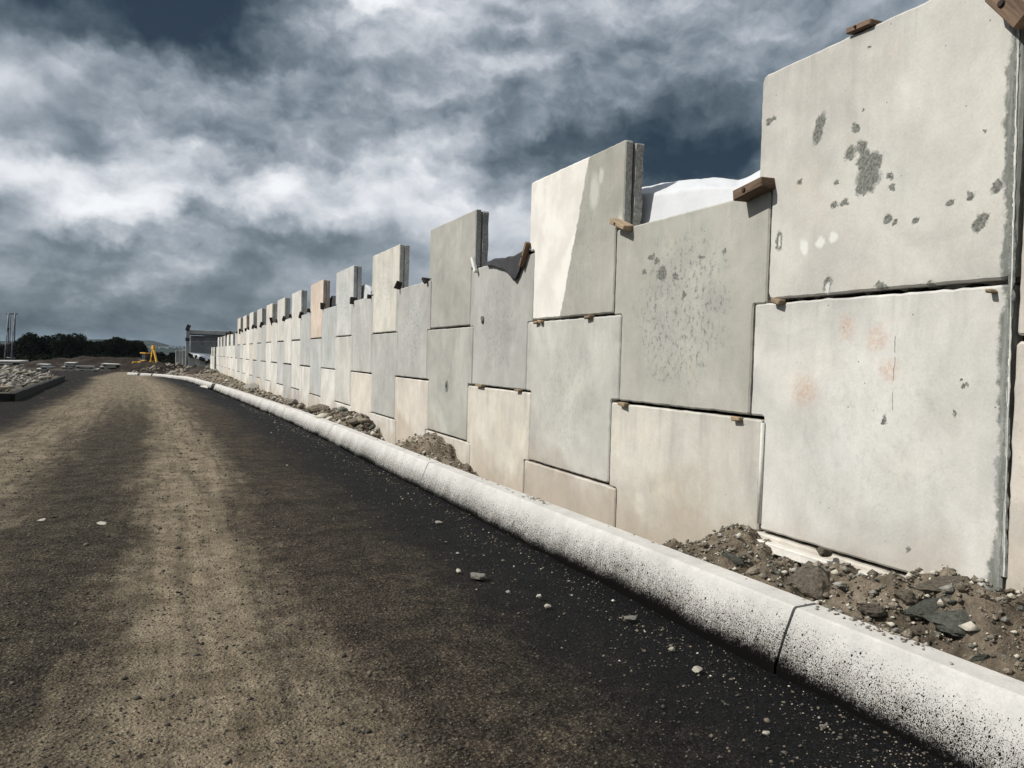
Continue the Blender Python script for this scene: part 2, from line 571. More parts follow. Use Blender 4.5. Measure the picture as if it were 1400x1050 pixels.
m, t = material('soil')
p = t.coord('Object')
a, b, c = t.noise(p, 2.5, 6, 0.65, 0.4), t.noise(p, 14, 6, 0.68), t.noise(p, 75, 4, 0.7)
v = t.voro(p, 42.0)
col = t.cramp(a, [(0.3, (0.070, 0.056, 0.041)), (0.5, (0.195, 0.160, 0.118)), (0.7, (0.335, 0.285, 0.22))])
col = t.mix(1.0, col, t.ramp(b, 0.28, 0.72, 0.5, 1.45, False), 'MULTIPLY')
chip = t.math('MULTIPLY', t.ramp(v, 0.30, 0.20), t.ramp(t.voro(p, 42.0, out='Color'), 0.74, 0.78))
col = t.mix(t.math('MULTIPLY', chip, 0.8), col, (0.42, 0.385, 0.32))
h = t.math('MULTIPLY_ADD', chip, 0.4, t.math('MULTIPLY_ADD', c, 0.35, b))
t.surface(col, 0.95, t.bump(h, 1.0, 0.06), 0.12)
M['soil'] = m

m, t = material('dark_soil')
p = t.coord('Object')
a, b = t.noise(p, 0.5, 6, 0.65, 0.4), t.noise(p, 4, 6, 0.68)
col = t.cramp(a, [(0.3, (0.012, 0.009, 0.007)), (0.5, (0.026, 0.019, 0.014)), (0.72, (0.07, 0.055, 0.04))])
col = t.mix(1.0, col, t.ramp(b, 0.28, 0.72, 0.5, 1.5, False), 'MULTIPLY')
t.surface(col, 0.95, t.bump(b, 1.0, 0.2), 0.15)
M['dark_soil'] = m

m, t = material('ground_earth')
pos = t.new('ShaderNodeNewGeometry').outputs['Position']
a, b = t.noise(pos, 0.05, 6, 0.65, 0.4), t.noise(pos, 0.9, 7, 0.7)
col = t.cramp(a, [(0.35, (0.014, 0.016, 0.009)), (0.5, (0.032, 0.030, 0.019)), (0.66, (0.09, 0.075, 0.052))])
col = t.mix(1.0, col, t.ramp(b, 0.28, 0.72, 0.55, 1.45, False), 'MULTIPLY')
t.surface(col, 0.95, t.bump(b, 0.8, 0.1), 0.15)
M['ground'] = m

m, t = material('hill_scrub')
pos = t.new('ShaderNodeNewGeometry').outputs['Position']
b = t.noise(pos, 0.01, 8, 0.7)
col = t.cramp(b, [(0.35, (0.010, 0.016, 0.012)), (0.6, (0.022, 0.030, 0.020)), (0.75, (0.04, 0.042, 0.028))])
t.surface(col, 0.95, t.bump(b, 0.6, 8), 0.1)
M['hill'] = m

# the road: rolled dark base course, dusty wheel tracks, tar along the kerb
m, t = material('dusty_road')
lat = t.attr('lat')          # metres from the kerb foot
lon = t.attr('lon')
pos = t.new('ShaderNodeNewGeometry').outputs['Position']
st = t.new('ShaderNodeCombineXYZ')
t.put(st.inputs[0], lat)
t.put(st.inputs[1], lon)
q = st.outputs[0]
drift = t.math('MULTIPLY', t.math('SUBTRACT', t.noise(t.mapv(q, scale=(0.6, 0.22, 1)), 1.0, 5, 0.6), 0.5), 1.0)
drift2 = t.math('MULTIPLY', t.math('SUBTRACT', t.noise(t.mapv(q, scale=(3.0, 0.8, 1)), 1.0, 6, 0.68), 0.5), 0.8)
L = t.math('ADD', t.math('ADD', lat, drift), drift2)


def band(c, wdt, soft):
    return t.ramp(t.math('ABSOLUTE', t.math('SUBTRACT', L, c)), wdt + soft, max(wdt - soft, 0.0))


streak = t.noise(t.mapv(q, scale=(7.0, 0.35, 1)), 1.0, 6, 0.62, 0.3)
grit = t.noise(pos, 55.0, 5, 0.72)
grit2 = t.noise(pos, 170.0, 3, 0.7)
blot = t.noise(pos, 4.5, 6, 0.68, 0.3)
wide = t.math('MULTIPLY', band(2.55, 0.50, 0.42), 1.0)
lefttr = t.math('MULTIPLY', band(4.85, 0.75, 0.6), 0.85)
tracks = t.math('MAXIMUM', wide, lefttr)
far = t.ramp(lon, 14.0, 40.0)
middle = t.math('MULTIPLY', band(3.4, 1.8, 0.9), t.math('MULTIPLY_ADD', far, 0.68, 0.14))
dust = t.math('MAXIMUM', tracks, middle)
dust = t.math('MULTIPLY', dust, t.ramp(streak, 0.30, 0.66, 0.42, 1.16, False))
dust = t.math('MULTIPLY', dust, t.ramp(blot, 0.30, 0.62, 0.70, 1.08, False))
edge = t.ramp(t.math('ADD', L, t.math('MULTIPLY', t.math('SUBTRACT', blot, 0.5), 0.7)), 0.55, 1.55)      # tar strip by the kerb
left_dark = t.ramp(L, 5.2, 6.4, 1.0, 0.10)
base = t.mix(edge, (0.0065, 0.0068, 0.0078), t.mix(t.ramp(blot, 0.3, 0.7), (0.037, 0.030, 0.0225), (0.095, 0.077, 0.056)))
base = t.mix(left_dark, (0.018, 0.017, 0.016), base)
cells = t.new('ShaderNodeSeparateColor')
gp = t.vec('ADD', pos, t.vec('SCALE', t.noise(pos, 60.0, 2, 0.5, color=True), 0.012))
t.put(cells.inputs[0], t.voro(gp, 58.0, out='Color'))
gdist = t.voro(gp, 58.0)
gravel = t.math('MULTIPLY', t.ramp(cells.outputs[0], 0, 1, 0.5, 1.65, False), t.ramp(gdist, 0.25, 0.6, 1.12, 0.5))
gv = t.math('MULTIPLY', t.ramp(grit, 0.30, 0.70, 0.35, 1.70, False), t.ramp(grit2, 0.3, 0.7, 0.55, 1.5, False))
col = t.mix(1.0, base, t.math('MULTIPLY', gv, gravel), 'MULTIPLY')
dcol = t.mix(t.ramp(blot, 0.3, 0.7), (0.225, 0.182, 0.122), (0.34, 0.282, 0.200))
dcol = t.mix(1.0, dcol, t.math('MULTIPLY', t.ramp(grit, 0.28, 0.72, 0.66, 1.3, False), t.math('MULTIPLY_ADD', gravel, 0.26, 0.76)), 'MULTIPLY')
dmask = t.math('MULTIPLY', dust, t.ramp(t.math('ADD', grit, t.math('MULTIPLY', dust, 0.42)), 0.42, 0.70))
dmask = t.math('MINIMUM', t.math('MULTIPLY', dmask, 1.05), 1.0)
col = t.mix(dmask, col, dcol)
# faint greenish damp centre between the tracks, and brown dirt
green = t.math('MULTIPLY', band(3.55, 0.35, 0.4), 0.35)
col = t.mix(green, col, t.mix(1.0, col, (0.82, 0.90, 0.80), 'MULTIPLY'))
chips = t.math('MULTIPLY', t.ramp(t.voro(pos, 60.0), 0.26, 0.16), t.ramp(t.voro(pos, 60.0, out='Color'), 0.86, 0.90))
col = t.mix(t.math('MULTIPLY', chips, t.ramp(edge, 0, 1, 0.25, 0.6)), col, (0.30, 0.28, 0.24))
rub = t.math('MULTIPLY', t.ramp(t.noise(t.mapv(q, scale=(2.2, 1.0, 1)), 1.3, 5, 0.65), 0.60, 0.70), t.math('MULTIPLY', far, 0.7))
col = t.mix(rub, col, (0.30, 0.275, 0.235))
hh = t.math('MULTIPLY_ADD', grit2, 0.45, grit)
hh = t.math('MULTIPLY_ADD', chips, 0.35, hh)
hh = t.math('MULTIPLY_ADD', t.ramp(gdist, 0.6, 0.1), 0.6, hh)
t.surface(col, t.ramp(edge, 0, 1, 0.72, 0.95, False), t.bump(hh, 1.0, 0.022), 0.12)
M['road'] = m

# kerb: whitewashed cement with tar spattered up from the road
m, t = material('kerb_cement')
h = t.attr('hgt')
pos = t.new('ShaderNodeNewGeometry').outputs['Position']
a, b, c = t.noise(pos, 1.6, 5, 0.6, 0.3), t.noise(pos, 9, 6, 0.68), t.noise(pos, 80, 3, 0.7)
col = t.mix(1.0, (0.485, 0.475, 0.45), t.ramp(a, 0.3, 0.7, 0.88, 1.08, False), 'MULTIPLY')
col = t.mix(1.0, col, t.math('MULTIPLY', t.ramp(b, 0.3, 0.7, 0.86, 1.07, False), t.ramp(c, 0.3, 0.7, 0.90, 1.06, False)), 'MULTIPLY')
dirt = t.math('MULTIPLY', t.ramp(b, 0.55, 0.75), t.ramp(h, 0.30, 0.05))
col = t.mix(t.math('MULTIPLY', dirt, 0.5), col, (0.26, 0.22, 0.17))
hv = t.math('ADD', h, t.math('MULTIPLY', t.math('SUBTRACT', t.noise(t.mapv(pos, scale=(1, 1, 0.4)), 0.8, 6, 0.68), 0.5), 0.17))
prob = t.math('POWER', t.ramp(hv, 0.27, 0.03, 0.0, 1.0, False), 1.75)
tar = None
for scl, rad, amp in ((75.0, 0.40, 0.22), (150.0, 0.46, 0.70), (260.0, 0.50, 1.0), (430.0, 0.55, 1.0)):
    pv = t.vec('ADD', t.mapv(pos, scale=(1, 1, 0.7)), t.vec('SCALE', t.noise(pos, scl * 1.5, 2, 0.5, color=True), 0.35 / scl))
    cell = t.voro(pv, scl, out='Color')
    sx_ = t.new('ShaderNodeSeparateColor')
    t.put(sx_.inputs[0], cell)
    on = t.math('LESS_THAN', sx_.outputs[0], t.math('MULTIPLY', prob, amp))
    rr_ = t.math('MULTIPLY', t.math('MULTIPLY_ADD', sx_.outputs[1], 0.7, 0.5), rad)
    dot = t.math('MULTIPLY', on, t.math('LESS_THAN', t.voro(pv, scl), rr_))
    tar = dot if tar is None else t.math('MAXIMUM', tar, dot)
solid = t.ramp(t.math('ADD', hv, t.math('MULTIPLY', t.math('SUBTRACT', t.noise(pos, 70.0, 3, 0.7), 0.5), 0.13)), 0.082, 0.012)
tar = t.math('MAXIMUM', tar, solid)
grime = t.math('MULTIPLY', t.ramp(hv, 0.26, 0.06), t.ramp(t.noise(t.mapv(pos, scale=(1, 1, 0.35)), 14.0, 6, 0.7), 0.30, 0.62))
col = t.mix(t.math('MULTIPLY', grime, 0.62), col, (0.20, 0.185, 0.16))
col = t.mix(tar, col, (0.005, 0.0048, 0.0045))
t.surface(col, 0.95, t.bump(t.math('MULTIPLY_ADD', c, 0.4, b), 0.4, 0.006), t.ramp(tar, 0, 1, 0.2, 0.0))
M['kerb'] = m

# ------------------------------------------------------------------ ground and road
KX = np.array([(-6, 3.0), (12, 2.99), (19, 2.95), (24, 2.82), (32, 2.58), (43, 2.20), (57, 1.48), (66, 0.75), (71, 0.1)])


def kerb_x(y):
    return np.interp(y, KX[:, 0], KX[:, 1])


def steps(lo, hi, base, rate):
    ys = [lo]
    while ys[-1] < hi:
        ys.append(ys[-1] + base + rate * max(0.0, abs(ys[-1])))
    return np.array(ys)


FACE = 0.25        # kerb depth from back top edge to the foot
ys = steps(-3.0, 97, 0.012, 0.012)
lats = np.concatenate([np.arange(-0.05, 4.5, 0.035), steps(4.5, 17, 0.08, 0.02)])
YY, LL = np.meshgrid(ys, lats, indexing='ij')
XX = kerb_x(np.minimum(YY, 66)) - FACE - LL
ZZ = -SL * YY + np.where(YY > 90, -(YY - 90) * 0.004, 0)
damp = 1 / (1 + YY.clip(0) / 25)
rut = -0.018 * np.exp(-((LL - 2.6) / 0.45) ** 2) - 0.016 * np.exp(-((LL - 4.5) / 0.5) ** 2)
ZZ = ZZ + rut + 0.030 * fbm(XX * 0.8, YY * 0.35, 3, 3) + 0.014 * fbm(XX * 5, YY * 4, 3, 9) + 0.009 * fbm(XX * 22, YY * 22, 3, 5) * damp
ZZ -= 0.012 * np.clip(1 - LL / 0.3, 0, 1)
road = link_mesh('road', np.stack([XX, YY, ZZ], -1).reshape(-1, 3), grid_faces(len(ys), len(lats))[:, ::-1], M['road'], smooth=True)
fattr(road, 'lat', LL)
fattr(road, 'lon', YY)
tag(road, kind='structure')


def road_z(x, y):
    return -SL * y


gx = np.unique(np.concatenate([-steps(0, 5200, 2.0, 0.10)[::-1], steps(0, 5200, 2.0, 0.10)]))
gy = np.concatenate([[-60, -30, -12], steps(-6, 7500, 1.5, 0.05)])
GX, GY = np.meshgrid(gx, gy, indexing='ij')
GZ = np.vectorize(zg)(GY) - 0.10 + 0.35 * fbm(GX * 0.06, GY * 0.06, 3, 21) * np.clip((GY - 60) / 60, 0, 1)
ground = link_mesh('ground', np.stack([GX, GY, GZ], -1).reshape(-1, 3), grid_faces(len(gx), len(gy)), M['ground'], smooth=True)
tag(ground, kind='structure')

# hills far behind the trees
def hill(px0, px1, peaks, Y, depth, name):
    n, k = 140, 14
    pxs = np.linspace(px0, px1, n)
    V = np.zeros((n, k, 3))
    for i, px in enumerate(pxs):
        top = np.interp(px, [a for a, _ in peaks], [b for _, b in peaks])
        c = on_y(px, top, Y)
        zt = c.z
        for j in range(k):
            f = j / (k - 1) * 2 - 1
            sc_ = 1 - abs(f) ** 1.3
            yy = Y + f * depth
            V[i, j] = (c.x * yy / Y, yy, -12 + (zt + 12) * sc_ + 5 * sc_ * float(fbm(np.array([c.x * 0.004]), np.array([yy * 0.006]), 4, 31)[0]))
    return tag(link_mesh(name, V.reshape(-1, 3), grid_faces(n, k), M['hill'], smooth=True), kind='structure')


HILL = hill(-260, 420, [(-260, 462), (-60, 464), (20, 466), (60, 465), (100, 463.5), (140, 463.5), (175, 464), (208, 464.5), (222, 468), (235, 472), (255, 474), (300, 475.5), (420, 476)], 3400, 700, 'hills')
hill(-300, 520, [(-300, 474), (100, 475), (200, 474.5), (238, 473.6), (262, 473.2), (300, 475), (520, 480)], 5200, 700, 'far_hills')

# ------------------------------------------------------------------ kerb
KP = []
for y in np.arange(-2.9, 66.01, 0.3):
    KP.append((float(kerb_x(y)), float(y)))
tail = [(0.1, 70.4), (-0.35, 72.6), (-1.1, 75.0), (-2.3, 77.8), (-3.6, 80.6)]
SINK = 0.0
PROFILE = [(0.0, -0.12), (0.0, 0.02), (0.015, 0.06), (0.035, 0.12), (0.058, 0.18), (0.082, 0.235), (0.098, 0.272), (0.108, 0.290), (0.120, 0.2985), (0.25, 0.303), (0.256, 0.293), (0.26, -0.25)]


def kerb_piece(pts, parent, seed, tiltz=0.0, cap=True):
    pts = [Vector((a, b, 0)) for a, b in pts]
    n = len(pts)
    V, H = [], []
    for i, p in enumerate(pts):
        d = (pts[min(i + 1, n - 1)] - pts[max(i - 1, 0)]).normalized()
        nrm = Vector((d.y, -d.x, 0))       # towards the wall
        for j, (u, h) in enumerate(PROFILE):
            wob = 0.004 * float(fbm(np.array([p.y * 0.8 + j * 0.9]), np.array([seed * 1.3]), 2, 5)[0])
            v = p + nrm * (u - 0.25 + wob)
            V.append((v.x, v.y, -SL * p.y + h + wob - SINK * min(1.0, max(0.0, (p.y - 60) / 8)) + tiltz * (i / max(n - 1, 1) - 0.5)))
            H.append(h)
    k = len(PROFILE)
    faces = []
    for i in range(n - 1):
        for j in range(k - 1):
            a = i * k + j
            faces.append((a, a + 1, a + k + 1, a + k))
    faces.append(tuple(range(k)))
    faces.append(tuple(range((n - 1) * k, n * k))[::-1])
    me = bpy.data.meshes.new('kerb_stone')
    me.from_pydata(V, [], faces)
    o = link_obj('kerb_stone', me, M['kerb'], parent)
    fattr(o, 'hgt', H)
    bm = bmesh.new()
    bm.from_mesh(me)
    bmesh.ops.recalc_face_normals(bm, faces=bm.faces)
    for f in bm.faces:
        f.smooth = len(f.verts) == 4
    for e in bm.edges:
        if len(e.link_faces) == 2 and abs((e.verts[1].co - e.verts[0].co).normalized().z) < 0.2 and e.link_faces[0].normal.angle(e.link_faces[1].normal) > 0.45:
            e.smooth = False
    bm.to_mesh(me)
    bm.free()
    return o


kerb = tag(empty('kerb', (0, 0, 0)), 'long whitewashed concrete kerb spattered with black tar beside the road', 'kerb')
SINK = 0.10
joints = [-2.9, 2.98, 8.98, 14.9, 20.9, 26.9, 32.9, 38.6, 42.3]
for i in range(len(joints) - 1):
    y0, y1 = joints[i] + 0.008, joints[i + 1] - 0.008
    if i == len(joints) - 2:
        y1 -= 0.9
    npt = max(3, int((y1 - y0) / 0.25))
    pts = [(float(kerb_x(v)), float(v)) for v in np.linspace(y0, y1, npt)]
    kerb_piece(pts, kerb, i, tiltz=random.uniform(-0.008, 0.008))
kerb2 = tag(empty('kerb', (0, 0, 0)), 'farther curved stretch of white kerb beyond the broken gap', 'kerb')
far_joint = [42.6, 48.6, 54.6, 60.6, 66.0]
for i in range(4):
    pts = [(float(kerb_x(v)) - 0.05, float(v)) for v in np.linspace(far_joint[i] + 0.02, far_joint[i + 1] - 0.02, 16)]
    kerb_piece(pts, kerb2, i + 20)
kerb_piece([(float(kerb_x(66.05)) - 0.05, 66.05), *tail[:3]], kerb2, 30)
loose = tag(empty('kerb_stone', (0, 0, 0)), 'short white kerb piece left lying at the far end of the curved kerb', 'kerb stone')
kerb_piece([(-1.25, 75.3), (-2.15, 77.3)], loose, 40)
loose = tag(empty('kerb_stone', (0, 0, 0)), 'last white kerb piece, farthest left by the excavated earth', 'kerb stone')
kerb_piece([(-2.4, 77.9), (-3.3, 79.9)], loose, 41)
# broken rubble of the gap
bm = bmesh.new()
for k in range(7):
    c = on_g(286 + k * 3.1, 531 - k * 0.35)
    add_box(bm, c + Vector((random.uniform(-0.2, 0.2), 0, 0.05)), (random.uniform(0.2, 0.6), random.uniform(0.5, 1.1), random.uniform(0.06, 0.2)), Matrix.Rotation(random.uniform(0, 3), 3, 'Z') @ Matrix.Rotation(random.uniform(-0.3, 0.3), 3, 'X'), 0.02, 0.03)
tag(bm_obj('broken_concrete', bm, M['levelling']), 'broken pale concrete lumps spilled at the gap in the kerb', 'rubble', kind='stuff')

# ------------------------------------------------------------------ soil strip between kerb and wall
WX = 3.6
SY = np.concatenate([steps(-1.0, 5.0, 0.022, 0.0), steps(5.02, 80, 0.018, 0.006)])
SU = np.linspace(0, 1, 26)


def soil_level(y, u):
    """height of the soil over the ground fall, u = 0 at the kerb back, 1 at the wall"""
    k = 0.25
    h = np.interp(y, [-1, 1.0, 2.2, 2.6, 3.2, 3.8, 4.15, 4.4, 4.75, 5.2, 8.3, 9.2, 9.9, 10.5, 11.1, 11.8, 12.3, 13.2, 14.0, 15.0, 16.0, 17.2, 18.5, 20, 24, 30, 38, 45, 55, 80],
                  [.50, .49, .48, .47, .30, .28, .34, .33, .12, .0, .0, .06, .20, .35, .37, .26, .06, .0, .10, .34, .42, .40, .30, .20, .20, .22, .26, .32, .45, .5])
    hk = np.interp(y, [-1, 2.0, 3.0, 4.0, 4.8, 5.3, 8.5, 10, 11.2, 12.0, 13.2, 14.2, 16, 18, 24, 80], [.30, .28, .27, .26, .18, .02, .02, .20, .26, .08, .02, .20, .28, .24, .22, .26])
    s = u * u * (3 - 2 * u)
    hump = 0.06 * np.sin(np.pi * u) * np.clip((h - 0.25) / 0.15, 0, 1)
    return hk * (1 - s) + h * s + hump


YY, UU = np.meshgrid(SY, SU, indexing='ij')
kb = kerb_x(np.minimum(YY, 66)) - 0.01
XX = kb + UU * (WX + 0.10 - kb)
amp = np.clip(soil_level(YY, UU) / 0.2, 0.15, 1) * np.clip(UU * 4 + 0.2, 0, 1)
ZZ = -SL * YY + soil_level(YY, UU) + amp * (0.15 * fbm(XX * 4.5, YY * 4.5, 4, 41) + 0.06 * fbm(XX * 14, YY * 14, 3, 47))
soil = link_mesh('soil_strip', np.stack([XX, YY, ZZ], -1).reshape(-1, 3), grid_faces(len(SY), len(SU)), M['soil'], smooth=False)
tag(soil, kind='structure')


def soil_z(x, y):
    kb = float(kerb_x(min(y, 66)))
    u = min(max((x - kb) / (WX + 0.10 - kb), 0), 1)
    return float(-SL * y + soil_level(np.array([y]), np.array([u]))[0])


# ------------------------------------------------------------------ the panel wall
H, W, TT = 1.5161, 1.8265, 0.0647
S0 = 2.3519
Z0, Z1, Z2 = 1.9459 + EYE, 0.4303 + EYE, -1.0872 + EYE
ZB0, ZB1, ZB2 = 1.1778 + EYE, -0.3389 + EYE, -0.3389 - H + EYE
GAP_V, GAP_H = 0.014, 0.026


def outline(y0t, y1t, y0b, y1b, zb, zt, zm, rc=0.02, step=None, jit=0.0):
    """corner list of a T-shaped panel in (y, z), counter-clockwise seen from the road"""
    C = [(y0b, zb), (y0b, zm), (y0t, zm), (y0t, zt), (y1t, zt), (y1t, zm), (y1b, zm), (y1b, zb)]
    out = []
    n = len(C)
    for i in range(n):
        p, a, b = Vector(C[i]), Vector(C[i - 1]), Vector(C[(i + 1) % n])
        da, db = (a - p), (b - p)
        if da.length < 1e-4 or db.length < 1e-4:
            continue
        r = min(rc, da.length * 0.45, db.length * 0.45)
        q0, q1 = p + da.normalized() * r, p + db.normalized() * r
        out += [q0, q0.lerp(q1, 0.5).lerp(p, 0.42), q1]
    if step:
        res = []
        for i in range(len(out)):
            a, b = out[i], out[(i + 1) % len(out)]
            k = max(1, int((b - a).length / step))
            for j in range(k):
                v = a.lerp(b, j / k)
                res.append(v + Vector((random.gauss(0, jit), random.gauss(0, jit))))
        out = res
    return out


def panel_mesh(pts, c, shift=0.03, front=0.072, back=0.17, chamf=0.012):
    """front plate with chamfered rim, groove and a back plate stepped towards the viewer and down (a ship-lap)"""
    bm = bmesh.new()
    cyz = Vector((sum(p.x for p in pts) / len(pts), sum(p.y for p in pts) / len(pts)))

    def ring(x, inset, dy=0.0, dz=0.0):
        r = []
        n = len(pts)
        for i, p in enumerate(pts):
            a, b = pts[i - 1], pts[(i + 1) % n]
            t = (b - a).normalized()
            nv = Vector((t.y, -t.x))
            if nv.dot(p - cyz) > 0:
                nv = -nv
            v = p + nv * inset
            r.append(bm.verts.new((x, v.x + dy - c[0], v.y + dz - c[1])))
        return r

    def bridge(a, b):
        n = len(a)
        for i in range(n):
            j = (i + 1) % n
            bm.faces.new((a[i], a[j], b[j], b[i]))
    r0, r1, r2 = ring(0, chamf), ring(chamf * 0.8, 0.0), ring(front, 0.0)
    bm.faces.new(r0)
    bridge(r0, r1)
    bridge(r1, r2)
    g0 = ring(front, 0.03)
    bridge(r2, g0)
    g1 = ring(front + 0.02, 0.03)
    bridge(g0, g1)
    b0, b1 = ring(front + 0.02, 0.0, -shift, -shift * 0.5), ring(back, 0.0, -shift, -shift * 0.5)
    if len(pts) > 40:                       # the rear flange is broken and ragged
        for i in range(len(b0)):
            d = -abs(random.gauss(0, 0.012)) if random.random() < 0.8 else -random.uniform(0.015, 0.03)
            v = Vector((b0[i].co.y, b0[i].co.z))
            n_ = v.normalized() * d
            for q in (b0[i], b1[i]):
                q.co.y += n_.x + random.gauss(0, 0.002)
                q.co.z += n_.y + random.gauss(0, 0.002)
    bridge(g1, b0)
    bridge(b0, b1)
    bm.faces.new(b1[::-1])
    return bm


wall = tag(empty('concrete_wall', (WX, 2.4, 0.3)), 'long staggered precast concrete panel retaining wall standing along the road', 'wall')
WLOC = wall.location.copy()


def in_wall(o, world_loc):
    o.parent = wall
    o.location = Vector(world_loc) - WLOC


# special faces ---------------------------------------------------------
def local(px, py, c):
    p = on_x(px, py, WX)
    return p.y - c[0], p.z - c[1]


def mk(c, items):
    """items: (px, py, half width px, half height px, tilt) -> metres on the panel"""
    out = []
    for (px, py, a, b, ang) in items:
        y, z = local(px, py, c)
        y2, _ = local(px + a, py, c)
        _, z2 = local(px, py + b, c)
        out.append((y, z, max(abs(y2 - y), 0.004), max(abs(z2 - z), 0.004), ang))
    return out


cA = (S0 + W * 0.5 + 0.05, (Z0 + Z1) / 2)
A_marks = mk(cA, [(1120, 176, 7, 21, -0.35), (1170, 175, 5, 6, 0), (1162, 210, 8, 9, 0.5), (1178, 203, 8, 10, 0.2), (1181, 220, 9, 14, 0), (1193, 225, 12, 16, 0), (1187, 245, 16, 18, -0.5), (1178, 258, 9, 10, 0),
                  (1054, 165, 7, 4, 0), (1094, 250, 4, 4, 0), (1144, 250, 3.5, 3.5, 0), (1219, 255, 6, 6, -0.5), (1217, 240, 4, 5, 0), (1140, 280, 5, 4, 0), (1155, 277, 6, 4, 0), (1212, 300, 5, 7, 0), (1222, 306, 3, 4, 0), (1250, 303, 4, 5, 0),
                  (1297, 277, 5.5, 5, 0), (1328, 268, 5.5, 6, -0.3), (1341, 305, 7, 15, -0.5), (1363, 255, 7, 10, -0.5), (1065, 330, 4, 13, -0.1), (1131, 390, 5, 13, -0.2), (1204, 393, 9, 7, 0), (1273, 388, 5, 6, 0), (1187, 67, 2.5, 2, 0), (1181, 150, 3, 1.5, 0), (1345, 182, 2, 2, 0)])
A_pale = mk(cA, [(1099, 338, 5, 11, 0.2), (1121, 331, 5, 8, 0), (1139, 325, 6, 8, 0), (1065, 330, 2, 8, 0), (1131, 395, 2.5, 9, -0.2)])
M['concrete_a'] = None


def seam_extra(edge_y, after=None):
    """grey mortar smeared over the rim next to the right hand joint"""
    def f(t, co, p, col, hb):
        sp_ = t.new('ShaderNodeSeparateXYZ')
        t.put(sp_.inputs[0], co)
        d = t.math('SUBTRACT', sp_.outputs[1], t.math('MULTIPLY_ADD', sp_.outputs[2], 0.02, edge_y))
        wv = t.math('MULTIPLY', t.math('SUBTRACT', t.noise(t.mapv(p, scale=(1, 0.3, 1)), 2.2, 3, 0.6), 0.35), 0.20)
        wv = t.math('MULTIPLY_ADD', t.math('SUBTRACT', t.noise(p, 21.0, 6, 0.72), 0.5), 0.09, wv)
        mk_ = t.ramp(t.math('SUBTRACT', d, wv), 0.035, 0.012)
        tone = t.cramp(t.noise(t.mapv(p, scale=(1, 2.2, 0.35)), 9.0, 5, 0.7), [(0.3, (0.055, 0.062, 0.055)), (0.5, (0.13, 0.14, 0.125)), (0.68, (0.27, 0.28, 0.265))])
        col = t.mix(t.math('MULTIPLY', mk_, 0.88), col, tone)
        hb = t.math('MULTIPLY_ADD', mk_, t.math('MULTIPLY', t.noise(p, 30.0, 4, 0.7), 1.6), hb)
        return after(t, co, p, col, hb) if after else (col, hb)
    return f


cC = (S0 + W * 2.5, (Z0 + Z1) / 2)


def c_extra(t, co, p, col, hb):
    ya, za = local(806, 216, cC)
    yb, zb = local(766, 434, cC)
    d = Vector((yb - ya, zb - za)).normalized()
    nrm = Vector((-d.y, d.x))
    if nrm.x < 0:
        nrm = -nrm
    wob = t.math('MULTIPLY', t.math('SUBTRACT', t.noise(co, 9.0, 5, 0.6), 0.5), 0.10)
    s = t.vec('DOT_PRODUCT', t.vec('SUBTRACT', co, (0, ya, za)), (0, nrm.x, nrm.y))
    mask = t.ramp(t.math('ADD', s, wob), -0.008, 0.012)
    drips = marks_mask(t, co, mk(cC, [(813, 262, 6, 24, 0), (848, 320, 4, 30, 0.05), (822, 240, 3, 10, 0)]), 14, 0.04, 0.4)
    col = t.mix(t.math('MULTIPLY', drips, 0.5), col, (0.55, 0.54, 0.50))
    tone = t.mix(t.ramp(t.noise(co, 3.0, 5, 0.6), 0.35, 0.65), (0.60, 0.58, 0.53), (0.72, 0.70, 0.65))
    return t.mix(t.math('MULTIPLY', mask, 0.95), col, tone), hb


M['concrete_c'] = concrete('concrete_with_pale_laitance', None, None, c_extra)
cB = (S0 + W * 1.5, (ZB0 + ZB1) / 2)
M['concrete_b'] = concrete('concrete_speckled', mk(cB, [(905, 374, 6, 10, -0.3), (890, 352, 5, 4, 0), (898, 357, 4, 4, 0), (922, 378, 4, 5, 0), (958, 352, 4, 3, 0), (880, 372, 3, 4, 0), (935, 402, 3, 4, 0), (990, 345, 3, 4, 0)]))


def rust_extra(t, co, p, col, hb):
    c = (S0 + W * 0.5 + 0.05, (Z1 + Z2) / 2)
    r = marks_mask(t, co, mk(c, [(1155, 447, 10, 16, 0), (1197, 462, 12, 17, 0), (1215, 505, 12, 14, 0), (1100, 535, 16, 20, 0)]), 10, 0.05, 0.7)
    col = t.mix(t.math('MULTIPLY', r, t.ramp(t.noise(co, 40, 4, 0.7), 0.4, 0.6, 0.15, 0.5)), col, (0.42, 0.24, 0.14))
    y, z = local(1221, 510, c)
    yy = t.math('ABSOLUTE', t.math('SUBTRACT', t.vec('DOT_PRODUCT', co, (0, 1, 0)), t.math('ADD', y - 0.02, t.math('MULTIPLY', t.noise(co, 7.0, 3, 0.6), 0.04))))
    zz = t.math('ABSOLUTE', t.math('SUBTRACT', t.vec('DOT_PRODUCT', co, (0, 0, 1)), z))
    crack = t.math('MULTIPLY', t.ramp(yy, 0.0035, 0.001), t.ramp(zz, 0.21, 0.19))
    crack = t.math('MULTIPLY', crack, t.ramp(t.noise(co, 18, 3, 0.6), 0.4, 0.5))
    return t.mix(t.math('MULTIPLY', crack, 0.8), col, (0.08, 0.08, 0.07)), hb


M['concrete_a2'] = concrete('concrete_with_rust_marks', mk((S0 + W * 0.5 + 0.05, (Z1 + Z2) / 2), [(1318, 528, 6, 3, 0.6), (1312, 523, 2, 2, 0), (1305, 565, 3, 4, 0), (1208, 575, 4, 6, 0), (1242, 752, 3, 4, 0)]), None, seam_extra(2.462 - cA[0], rust_extra))

